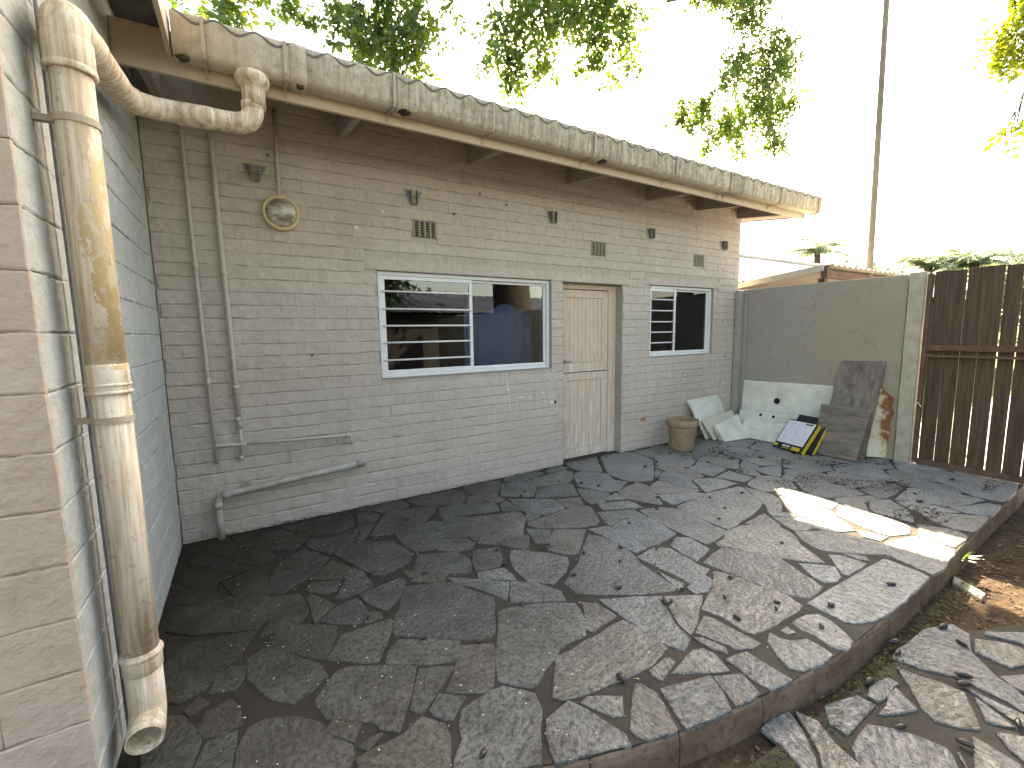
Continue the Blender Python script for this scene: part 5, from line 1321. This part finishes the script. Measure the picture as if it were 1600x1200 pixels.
b1 = panel('white_board', [(5.70,-.05,.565),(6.40,-.05,.585),(6.62,-.17,.03),(5.93,-.215,.012),(5.90,-.20,.09),(5.86,-.18,.17),(5.84,-.165,.25),(5.79,-.13,.33),(5.765,-.11,.42)], .016, M['white_panel'], 'white board with a chewed left edge leaning on the brick wall', group=g)
b2 = panel('cream_board', [(5.85,-.19,.285),(6.54,-.19,.365),(6.66,-.30,.03),(5.985,-.30,.012)], .018, M['cream_panel'], 'narrow cream board leaning in front of the chewed white board', group=g)
b3b = panel('white_board', [(6.02,-.26,.20),(6.58,-.26,.315),(6.62,-.36,.02),(6.03,-.36,.012)], .012, M['white_panel'], 'thin white strip of board half hidden behind the small square one', group=g)
b3 = panel('white_board', [(6.0,-.29,.225),(6.60,-.29,.185),(6.56,-.49,.010),(6.045,-.43,.010)], .03, M['white_panel'], 'small thick square white board lying frontmost beside the clay pot', group=g)
b4 = panel('white_board', [(6.885,-.145,.778),(6.885,-1.325,.805),(6.79,-1.33,.01),(6.79,-.165,.01)], .016, M['white_panel'], 'long white panel with one large hole leaning on the boundary wall', group=g)
nrm = Vector((-1, 0, .1))
b4x = lambda z: 6.79+.095*(z/.79)
disc_on(b4, (b4x(.525)-.001,-.655,.525), (-.79,0,.095), .043, M['black'])
b5 = panel('white_board', [(6.755,-.18,.350),(6.755,-1.06,.385),(6.66,-1.08,.012),(6.66,-.2,.012)], .016, M['white_panel'], 'lower white panel with two small holes in front of the long one', group=g)
for yy in (-.50, -.68):
    disc_on(b5, (6.66+.095*.305/.37-.001, yy, .317), (-.37,0,.095), .02, M['black'])
b6 = panel('cream_board', [(6.60,-.37,.265),(6.60,-.93,.275),(6.50,-.97,.012),(6.50,-.49,.012),(6.58,-.33,.15)], .016, M['white_panel'], 'stained white board lying low before the panel with two holes', group=g)
MB().slab([(6.5505,-.46,.145),(6.5505,-.95,.145),(6.5485,-.951,.1385),(6.5485,-.465,.1385)], .001).build('edge_line', M['cream_panel'], b6)
b8 = panel('grey_board', [(6.885,-1.392,1.127),(6.885,-1.842,1.141),(6.62,-1.80,.012),(6.56,-1.33,.012)], .02, M['lam_v'], 'tall grey wood grain board leaning upright against the boundary wall', group=g)
b9 = panel('grey_board', [(6.53,-1.352,.610),(6.53,-1.87,.602),(6.385,-1.805,.012),(6.40,-1.35,.012)], .02, M['lam_h'], 'low grey wood grain board with level grain in front of the tall one', group=g)
for bb in (b8, b9):
    pass
b10 = panel('scorched_sheet', [(6.84,-1.80,.83),(6.86,-1.84,.845),(6.865,-1.87,.78),(6.875,-1.955,.72),(6.878,-1.93,.62),(6.88,-1.96,.55),(6.875,-1.925,.42),(6.88,-1.94,.30),(6.875,-1.915,.18),(6.87,-1.925,.01),(6.74,-1.775,.01),(6.79,-1.77,.4)], .006, M['rusty'], 'scorched rusty white sheet standing beside the gate post', 'sheet', group=g)
# flat carton with assembly drawings
def carton(name, TL, TR, BR, BL, t, label, printed):
    TL, TR, BR, BL = map(Vector, (TL, TR, BR, BL))
    BR = BL+(TR-TL)
    ob = thing(name, label, 'carton', tuple((BL+BR)/2), 'flat cartons leaning on the boards')
    n = (TR-TL).cross(BL-TL).normalized()
    if n.x > 0: n = -n
    P = lambda u, v, h=0: TL.lerp(TR, u).lerp(BL.lerp(BR, u), v) + n*h
    MB().slab([P(0,0),P(1,0),P(1,1),P(0,1)], t, 1 if ((TR-TL).cross(BL-TL)).dot(n) > 0 else -1).build('body', M['box_black'], ob)
    if printed:
        def q(u0, u1, v0, v1, mat, nm, h=.0015):
            mm = MB().add([P(u0,v0,h),P(u1,v0,h),P(u1,v1,h),P(u0,v1,h)], [(0,1,2,3)])
            return mm.build(nm, mat, ob)
        sh = q(.02, .93, .03, .80, M['paper'], 'instruction_sheet')
        rr = random.Random(2)
        for r_ in range(3):
            for c_ in range(3):
                u, v_ = .10+c_*.27, .12+r_*.22
                for k in range(4):
                    a = rr.uniform(0, .1); b_ = rr.uniform(.02, .12)
                    q(u+a, u+a+b_, v_+k*.03, v_+k*.03+.008, M['ink'], 'drawing_line', .0026)
        q(.62, .86, .06, .10, M['box_black'], 'heading', .0026)
        q(.0, .13, .86, .95, M['box_yellow'], 'yellow_print', .0026)
        q(.30, .42, .86, .91, M['paper'], 'white_print', .0026)
        q(.45, .55, .86, .91, M['paper'], 'white_print', .0026)
        q(.62, .90, .86, .97, M['box_yellow'], 'yellow_print', .0026)
        q(.30, .55, .94, .96, M['box_yellow'], 'yellow_print', .0026)
    # yellow side
    s = MB().slab([P(1.002,0,.0),P(1.002,1,.0),P(1.002,1,-t),P(1.002,0,-t)], .003)
    s.build('yellow_side', M['box_yellow'], ob)
    return ob
carton('carton', (6.58,-.975,.355), (6.45,-1.385,.365), (6.2,-1.3,.008), (6.34,-.90,.010), .05, 'flat carton showing white printed instruction sheet and yellow edge', True)
carton('carton', (6.64,-1.06,.42), (6.515,-1.47,.43), (6.2,-1.3,.008), (6.41,-.99,.010), .035, 'black carton with yellow edge tucked behind the printed one', False)
tag(MB().slab([(6.52,-1.37,.47),(6.53,-1.405,.44),(6.49,-1.415,.36),(6.495,-1.385,.37)], .002).build('torn_paper', M['paper']), 'scrap of torn white paper stuck up from the cartons', 'paper')
# clay pot
pot = thing('flower_pot', 'weathered clay flower pot standing by the brick wall', 'pot', (5.26, -.33, 0))
pc = (5.26, -.33, 0)
MB().lathe([(.0,.004),(.142,.004),(.15,.02),(.176,.30),(.178,.315),(.192,.318),(.199,.33),(.202,.385),(.196,.40),(.186,.402),(.180,.385),(.172,.33),(.17,.3)], pc, 36).build('body', M['terracotta'], pot, True)
MB().lathe([(.173,.315),(.1,.325),(.0,.32)], pc, 24).build('soil', M['potsoil'], pot, True)

# ------------------------------------------------------------------ beyond the wall
pl = tag(MB().tube([(8.52,-1.02,-.2),(8.51,-1.0,3),(8.49,-.965,6.3),(8.48,-.95,9)], [.044,.040,.034,.03], 12).build('utility_pole', M['pole'], None, True), 'slender tan pole rising behind the boundary wall', 'pole')
lt = thing('lean_to', 'low lean-to roof with pale beam just behind the boundary wall', 'shed', (8.3, 0, 0))
m = MB()
m.add([(7.09,.4,2.135),(7.12,.4,2.135),(7.12,-1.02,2.285),(7.09,-1.02,2.285),(7.09,.4,2.215),(7.12,.4,2.215),(7.12,-1.02,2.365),(7.09,-1.02,2.365)],
      [(0,3,2,1),(4,5,6,7),(0,1,5,4),(1,2,6,5),(2,3,7,6),(3,0,4,7)])
m.build('edge_beam', M['timber'], lt)
bevel(MB().box(7.125, 7.20, -1.06, -.98, 2.2, 2.35).build('beam_end', M['dark_timber'], lt), .004)
MB().box(7.2, 9.9, -1.03, -.97, 2.2, 2.30).build('eave_beam', M['dark_timber'], lt)
link('roof_sheet', corrugated(7.13, 9.9, -1.12, .5, lambda x, y: 2.345-.105*(y+1.0), .16, .014, .006, 2), M['tin'], lt)
for x in (7.2, 9.8):
    MB().box(x, x+.08, -1.0, -.92, -.2, 2.2).build('post', M['dark_timber'], lt)
MB().box(7.10, 9.9, .42, .48, -.2, 2.1).build('back_wall', M['dark_timber'], lt)
mb = MB()
mb.slab([(7.06,-12,-.12),(16,-12,-.12),(16,-1.2,-.12),(7.06,-1.2,-.12)], .05)
M['drive'] = simple('pale_concrete_drive', (.42, .39, .33), (.52, .49, .42), 2, .9, .3, .01)
structure(mb.build('driveway', M['drive']))
nh = thing('neighbour_house', 'neighbouring house with a pale sunlit tin roof beyond the boundary wall', 'house', (16, 3, 0))
link('roof', corrugated(8.2, 26, 1.2, 3.0, lambda x, y: 3.40-.52*(3.0-y), .25, .018, .006, 1), M['tin'], nh)
link('roof_back', corrugated(8.2, 26, 3.0, 5.0, lambda x, y: 3.40-.5*(y-3.0), .25, .018, .006, 1), M['tin'], nh)
MB().tube([(8.2,3.0,3.44),(26,3.0,3.44)], .05, 8).build('ridge_cap', M['tin'], nh)
MB().box(8.5, 25.7, 1.5, 4.8, -.2, 2.5).build('wall', M['dark_wall'], nh)

# ------------------------------------------------------------------ trees
def leaf_quad(m, p, d, n, L, W):
    d = d.normalized()
    s = d.cross(n)
    if s.length < 1e-4: s = d.cross(Vector((1, 0, 0)))
    s.normalize()
    up = s.cross(d)
    a, b, c, e = p, p+d*L*.45+s*W*.5+up*W*.12, p+d*L, p+d*L*.45-s*W*.5+up*W*.12
    k = len(m.v)
    m.v += [tuple(a), tuple(b), tuple(c), tuple(e)]
    m.f += [(k, k+1, k+2), (k, k+2, k+3)]
def rv(r):
    while True:
        v = Vector((r.uniform(-1, 1), r.uniform(-1, 1), r.uniform(-1, 1)))
        if .05 < v.length < 1: return v.normalized()
def sprig(m, p, d, r, L=.22, ll=.055, n=5):
    """pinnate spray: leaflets in pairs along a drooping stalk"""
    d = d.normalized()
    side = d.cross(rv(r)).normalized()
    for i in range(n):
        t = (i+1)/n
        q = p+d*L*t+Vector((0, 0, -.25*L*t*t))
        for s in (-1, 1):
            dd = (side*s+d*.55+rv(r)*.35)
            leaf_quad(m, q, dd, rv(r), ll*r.uniform(.7, 1.2), ll*.5)
    leaf_quad(m, p+d*L+Vector((0, 0, -.25*L)), d, rv(r), ll, ll*.5)
def foliage(m, polys, dens, spread, r, L, ll, n=5):
    for path in polys:
        for i in range(len(path)-1):
            a, b = Vector(path[i]), Vector(path[i+1])
            for _ in range(max(1, int((b-a).length*dens))):
                t = r.random()
                q = a.lerp(b, t)+rv(r)*spread*r.random()
                d = rv(r)*.9+Vector((0, 0, -.8))+(b-a).normalized()*.4
                sprig(m, q, d, r, L*r.uniform(.7, 1.2), ll, n)
ot = thing('overhanging_tree', 'leafy tree with drooping sprays hanging over the house roof', 'tree', (-5.0, 5.0, 0))
trunk = MB().tube([(-5,5,-.2),(-5.05,5.0,2.5),(-4.9,4.7,5.4),(-4.5,4.3,8.6)], [.45,.36,.31,.26], 14).build('trunk', M['bark'], ot, True)
limbs = [[(-4.5,4.3,8.4),(0,3.5,10.6),(6.2,3.3,11.2),(13.2,5.0,11.3)], [(5.8,3.3,11.1),(6.4,1.6,9.8),(6.4,.2,8.0),SPRAYS[0][0]],
         [(1.0,3.4,10.8),(3.0,2.8,10.2),(4.2,2.0,9.0),(4.8,1.7,7.9)],
         [(-3.0,4.0,9.3),(-.5,3.0,9.3),(1.0,2.0,8.0),(1.7,1.4,6.6)]]
for l in limbs:
    MB().tube(l, [.2,.13,.08,.035], 8).build('limb', M['bark'], ot, True)
rt = random.Random(31)
def clumps(owner, hub, cl, mats, r, ll, dens, twig_r=.012):
    hub = Vector(hub)
    tw = MB()
    fa, fb = MB(), MB()
    for (x, y, z, rad) in cl:
        c = Vector((x, y, z))
        mid = hub.lerp(c, .55)+rv(r)*.12
        tw.tube([hub, mid, c+rv(r)*rad*.2], [twig_r, twig_r*.6, twig_r*.25], 5)
        for _ in range(3):
            tw.tube([mid.lerp(c, .7), c+rv(r)*rad*.5, c+rv(r)*rad], [twig_r*.3, twig_r*.2, twig_r*.1], 4)
        n = max(5, int(dens*(rad/ll)**1.7))
        for _ in range(n):
            q = c+rv(r)*rad*r.random()**.55
            sprig(fb if r.random() < .12 else fa, q, rv(r)+Vector((0, 0, -.45)), r, ll*1.8*r.uniform(.6, 1.2), ll*r.uniform(.7, 1.2), 3)
    tw.build('twigs', M['bark'], owner)
    link('crown', mesh(fa.v, fa.f), mats[0], owner)
    link('crown', mesh(fb.v, fb.f), mats[1], owner)
for ci, (hub, cl, ll) in enumerate(SPRAYS):
    clumps(ot, hub, cl, (M['leaf'], M['leaf_yellow']), rt, ll, 10.)
fo = MB()
brm = MB()
for i, q in enumerate(SHADE_CANOPY):  # unseen upper crown, placed to shade the path and the wing
    c = Vector(q)
    for _ in range(9): sprig(fo, c+rv(rt)*.3, rv(rt)+Vector((0, 0, -.4)), rt, .34, .15, 5)
    if i % 6 == 0 and c.x > 9: brm.tube([(11.8,5.7,11.1), Vector((12.6,5.2,11.2)).lerp(c, .5), c], [.05,.03,.01], 5)
link('crown', mesh(fo.v, fo.f), M['leaf'], ot)
brm.build('branches', M['bark'], ot)
def crown_tree(name, label, base, h, rad, mat, r, nclump=60, leafL=.3, ll=.12, lobes=None, cz=None, flat=.7):
    t = thing(name, label, 'tree', base)
    base = Vector(base)
    top = base+Vector((0, 0, h))
    MB().tube([base, base+Vector((.1,.05,h*.35)), base+Vector((-.05,.1,h*.7))], [rad*.13, rad*.09, rad*.04], 10).build('trunk', M['bark'], t, True)
    m = MB()
    br = MB()
    cc = base+Vector((0, 0, h-rad*flat))
    for i in range(nclump):
        d = rv(r)
        d.z = d.z*flat
        c = cc+d*rad*r.uniform(.45, 1.)
        if i % 4 == 0:
            br.tube([base+Vector((0,0,h*.5)), (base+Vector((0,0,h*.6))).lerp(c, .5)+rv(r)*.1*rad, c], [rad*.035, rad*.02, rad*.008], 5)
        for _ in range(9):
            sprig(m, c+rv(r)*rad*.2, rv(r)+Vector((0,0,-.3)), r, leafL, ll, 4)
    br.build('branches', M['bark'], t)
    link('crown', mesh(m.v, m.f), mat, t)
    return t
rr = random.Random(55)
rtree = thing('roadside_tree', 'yellow green tree leaning in at the top right corner', 'tree', (11.6, -4.6, -.2))
MB().tube([(11.6,-4.6,-.2),(11.5,-4.4,2.4),(11.0,-3.9,4.6),(10.2,-3.2,6.2)], [.24,.19,.15,.10], 12).build('trunk', M['bark'], rtree, True)
MB().tube([(11.2,-4.1,4.0),(10.2,-3.2,4.6),(9.4,-2.5,4.3)], [.06,.04,.015], 8).build('limb', M['bark'], rtree, True)
clumps(rtree, RTREE[0], RTREE[1], (M['leaf_yellow'], M['leaf']), rr, .11, 7., .02)
crown_tree('far_tree', 'loose grey green tree right of the pole above the wall', (26.5,1.6,-.2), 4.6, 2.2, M['leaf_far'], rr, 60, .5, .22)
crown_tree('far_tree', 'low feathery tree left of the pole above the tin roof', (25.0,5.4,-.2), 4.75, 1.5, M['leaf_far'], rr, 40, .45, .2)
crown_tree('far_tree', 'rounded bright bush beyond the pale tin roof next to the house corner', (27.0,9.5,-.2), 4.9, 1.5, M['leaf_far'], rr, 40, .45, .2)
crown_tree('far_tree', 'small tree at the right end of the row, above the gate post', (27.5,.4,-.2), 4.1, 1.3, M['leaf_far'], rr, 40, .45, .2)
def palm(label, base, h, n, L, r):
    t = thing('palm_tree', label, 'palm', base, 'palms beyond the tin roof')
    base = Vector(base)
    MB().tube([base, base+Vector((.15,0,h*.5)), base+Vector((.1,.1,h))], [.22,.17,.13], 10).build('trunk', M['bark'], t, True)
    top = base+Vector((.1,.1,h))
    m = MB()
    for i in range(n):
        a = 2*PI*i/n+r.uniform(-.2, .2)
        el = r.uniform(.1, 1.1)
        d = Vector((math.cos(a)*math.cos(el), math.sin(a)*math.cos(el), math.sin(el)))
        for k in range(16):
            s = k/15
            q = top+d*L*s+Vector((0,0,-L*.55*s*s))
            tng = (d+Vector((0,0,-1.1*s))).normalized()
            sd = tng.cross(Vector((0,0,1))).normalized()
            for sg in (-1, 1):
                leaf_quad(m, q, sd*sg+tng*.5+Vector((0,0,-.5)), Vector((0,0,1)), .5*(1.1-s*.6), .09)
            if k < 15:
                leaf_quad(m, q, tng, Vector((0,0,1)), L/13, .05)
    link('crown', mesh(m.v, m.f), M['leaf_far'], t)
palm('drooping palm above the middle of the pale tin roof', (23.5,6.6,-.2), 5.35, 22, 1.55, rr)
palm('bluish palm crown just right of the pole', (24.0,2.75,-.2), 4.2, 20, 1.5, rr)
palm('bluish palm crown farther right of the pole', (24.5,1.55,-.2), 4.15, 20, 1.3, rr)

# ------------------------------------------------------------------ yard behind the viewer, seen in the window panes
fb = thing('outbuilding', 'long outbuilding with a grey tin roof mirrored in the window', 'building', (5, -14, 0))
link('roof', corrugated(-8, 22, -15.2, -12.0, lambda x, y: 2.35+.30*(-12.0-y), .4, .02, .006, 1, 6), M['tin_dark'], fb)
link('roof_back', corrugated(-8, 22, -18.4, -15.2, lambda x, y: 3.31-.30*(-15.2-y), .4, .02, .006, 1, 6), M['tin_dark'], fb)
MB().box(-7.5, 7.9, -18, -12.5, -.2, 2.3).build('wall', M['dark_wall'], fb)
MB().box(7.9, 21.5, -18, -12.5, -.2, 2.3).build('blue_wall', M['blue_wall'], fb)
bt = thing('yard_tree', 'massive dark trunked tree mirrored in the right window pane', 'tree', (7.6, -7.6, -.2))
MB().tube([(7.6,-7.6,-.2),(7.6,-7.6,.6),(7.65,-7.6,2.0),(7.6,-7.7,3.6),(7.5,-7.9,5.5)], [.95,.72,.6,.55,.45], 16).build('trunk', M['bark_dark'], bt, True)
m = MB()
for i in range(60):
    c = Vector((7.4,-8.6,7.2))+Vector((rr.uniform(-3.6,3.6), rr.uniform(-2.6,2.2), rr.uniform(-1.4,1.6)))
    for _ in range(9): sprig(m, c+rv(rr)*.6, rv(rr)+Vector((0,0,-.4)), rr, .5, .22, 4)
for i in range(90):  # extra side crown, added to hold sky light off wing and patio
    d = rv(rr)
    c = Vector((1.5,-8.2,6.4))+Vector((d.x*5.0, d.y*2.6, d.z*1.5))
    for _ in range(8): sprig(m, c+rv(rr)*.7, rv(rr)+Vector((0,0,-.4)), rr, .6, .27, 4)
link('crown', mesh(m.v, m.f), M['leaf_dark'], bt)  # includes the extra side crown added to hold off sky light
MB().tube([(7.55,-7.75,4.4),(5.5,-8.0,5.8),(2.0,-8.2,6.4),(-1.5,-8.2,6.3)], [.32,.24,.16,.06], 8).build('limb', M['bark'], bt, True)
crown_tree('yard_tree', 'bushy dark tree mirrored at the left of the window', (3.6,-10.2,-.2), 4.4, 1.35, M['leaf_dark'], rr, 70, .4, .17)
for lab, x, y, h in (('leafy tree topping the mirrored tin roof left of the middle bar', 8.2, -20, 4.5), ('low leafy tree mirrored above the tin roof beside the frame', 10.2, -20.5, 4.3)):
    crown_tree('yard_tree', lab, (x, y, -.2), h, 1.5, M['leaf_dark'], rr, 40, .4, .16)

# ------------------------------------------------------------------ fallen things
def pod_mesh(r):
    L, w = r.uniform(.034, .046), r.uniform(.009, .012)
    m = MB()
    bend = r.uniform(.002, .007)
    pr = [(-1,.12),(-.8,.6),(-.35,1.),(.25,1.),(.75,.65),(1.,.16),(1.25,.10)]
    m.tube([(L*.5*a, bend*(1-a*a), w*.75) for a, _ in pr], [w*b for _, b in pr], 8)
    return m
rpod = random.Random(14)
pm = [mesh(q.v, q.f) for q in (pod_mesh(rpod) for _ in range(6))]
for me in pm:
    me.materials.append(M['pod'])
    for p_ in me.polygons: p_.use_smooth = True
for i, (x, y) in enumerate(PODS):
    o = link('seed_pod', pm[i % 6], None, None, (x, y, .001))
    s = rpod.uniform(.75, 1.25)
    o.scale = (s, s*rpod.uniform(.9, 1.3), s)
    o.rotation_euler = (0, 0, rpod.uniform(0, 2*PI))
    tag(o, 'small dark dry seed pod lying on the raised flagstone patio', 'seed pod', 'seed pods on the patio')
for i, (x, y) in enumerate(LPODS):
    o = link('seed_pod', pm[i % 6], None, None, (x, y, ZL+.001))
    s = rpod.uniform(1.0, 1.4)
    o.scale = (s*1.3, s, s)
    o.rotation_euler = (0, 0, rpod.uniform(0, 2*PI))
    tag(o, 'long dark dry seed pod lying on the lower path', 'seed pod', 'seed pods on the lower path')
# fallen petals and crumbs
m = MB()
rq = random.Random(6)
for i in range(760):
    x, y = rq.uniform(.3, 3.6), rq.uniform(-2.95, -.2)
    if rq.random() < .35: x, y = rq.uniform(.3, 6.5), rq.uniform(-2.9, -.2)
    s = rq.choice([.003, .004, .005, .007])
    a = rq.uniform(0, PI)
    c, d = math.cos(a)*s, math.sin(a)*s
    z = .0015
    m.add([(x-c,y-d,z),(x+d*.5,y-c*.5,z+.0015),(x+c,y+d,z),(x-d*.5,y+c*.5,z+.0012)], [(0,1,2,3)])
o = stuff(m.build('fallen_petals', M['petal']))
tag(o, 'tiny pale petals and crumbs strewn over the patio stones', 'petals')
# litter of dry leaves and bark on the soil by the step
def litter(name, mat, n, fn, smin, smax, label, cat, seed):
    q = random.Random(seed)
    m = MB()
    for i in range(n):
        x, y, z = fn(q)
        s = q.uniform(smin, smax)
        a = q.uniform(0, 2*PI)
        u = Vector((math.cos(a), math.sin(a), q.uniform(-.3, .3)))*s
        v = Vector((-math.sin(a), math.cos(a), q.uniform(-.5, .5)))*s*q.uniform(.2, .5)
        p = Vector((x, y, z+s*.25))
        m.add([p-u, p-v+Vector((0,0,s*.1)), p+u, p+v+Vector((0,0,s*.15))], [(0,1,2,3)])
    o = stuff(m.build(name, mat))
    return tag(o, label, cat)
def on_soil(q):
    while True:
        x, y = q.uniform(.9, 6.9), q.uniform(-5.0, -2.95)
        if y > -3.10+max(0, 2.2-x)*.14: continue
        if y < -3.42-(max(0, x-3.6))*.75 and x > 1.9 and q.random() > .06: continue
        return x, y, -.165
litter('leaf_litter', M['litter'], 5200, on_soil, .006, .022, 'brown leaf litter and bark covering the soil beside the step', 'leaf litter', 1)
def moss_edge(q):
    t = q.random()
    x = 1.9+t*2.6
    y = -3.16-abs(q.gauss(0, .07))
    return x, y, ZL-.004
litter('dry_moss', M['moss'], 1600, moss_edge, .004, .012, 'dry moss and dirt along the foot of the patio step', 'moss', 2)
def gate_dirt(q):
    while True:
        x, y = q.uniform(4.9, 6.8), q.uniform(-2.9, -.5)
        if mnoise.noise(Vector((x*2.2, y*3.0, 3.3))) > .12 + .12*(6.8-x)/2: return x, y, 0.0
litter('swept_dirt', M['twig'], 2200, gate_dirt, .004, .02, 'dark dirt and leaf crumbs drifted over the stones near the gate', 'dirt', 3)
def corner_dirt(q):
    if q.random() < .5: return abs(q.gauss(0, .05))+.005, -q.uniform(.02, 1.4), 0.
    return q.uniform(.02, 6.6), -abs(q.gauss(0, .025))-.004, 0.
litter('corner_dirt', M['potsoil'], 1500, corner_dirt, .004, .014, 'black dirt gathered along the foot of the house walls', 'dirt', 4)
# twigs
for pts, lab in ((TWIGS[0], 'long thin dark twig lying across the middle of the patio'),
                 (TWIGS[1], 'curved dry twig lying by the front right flagstones'),
                 (TWIGS[2], 'short bent twig beside a seed pod near the middle')):
    tag(MB().tube(pts, [.005]+[.004]*(len(pts)-2)+[.002], 6).build('twig', M['twig'], None, True), lab, 'twig')
# weed sprouting from the step edge
wd = thing('weed', 'bright green weed sprouting from the sunlit edge of the patio step', 'weed', (4.62, -3.12, -.06))
m = MB()
rw2 = random.Random(3)
for i in range(9):
    d = Vector((rw2.uniform(-.3, .7), -rw2.uniform(.3, 1.), rw2.uniform(-.1, .7)))
    leaf_quad(m, Vector((4.58+.02*i*.4, -3.115, -.05)), d, Vector((0, 0, 1)), rw2.uniform(.05, .11), .028)
m.build('leaves', M['leaf'], wd)
MB().tube([(4.60,-3.11,-.07),(4.61,-3.14,-.03)], .003, 5).build('stem', M['leaf_yellow'], wd)
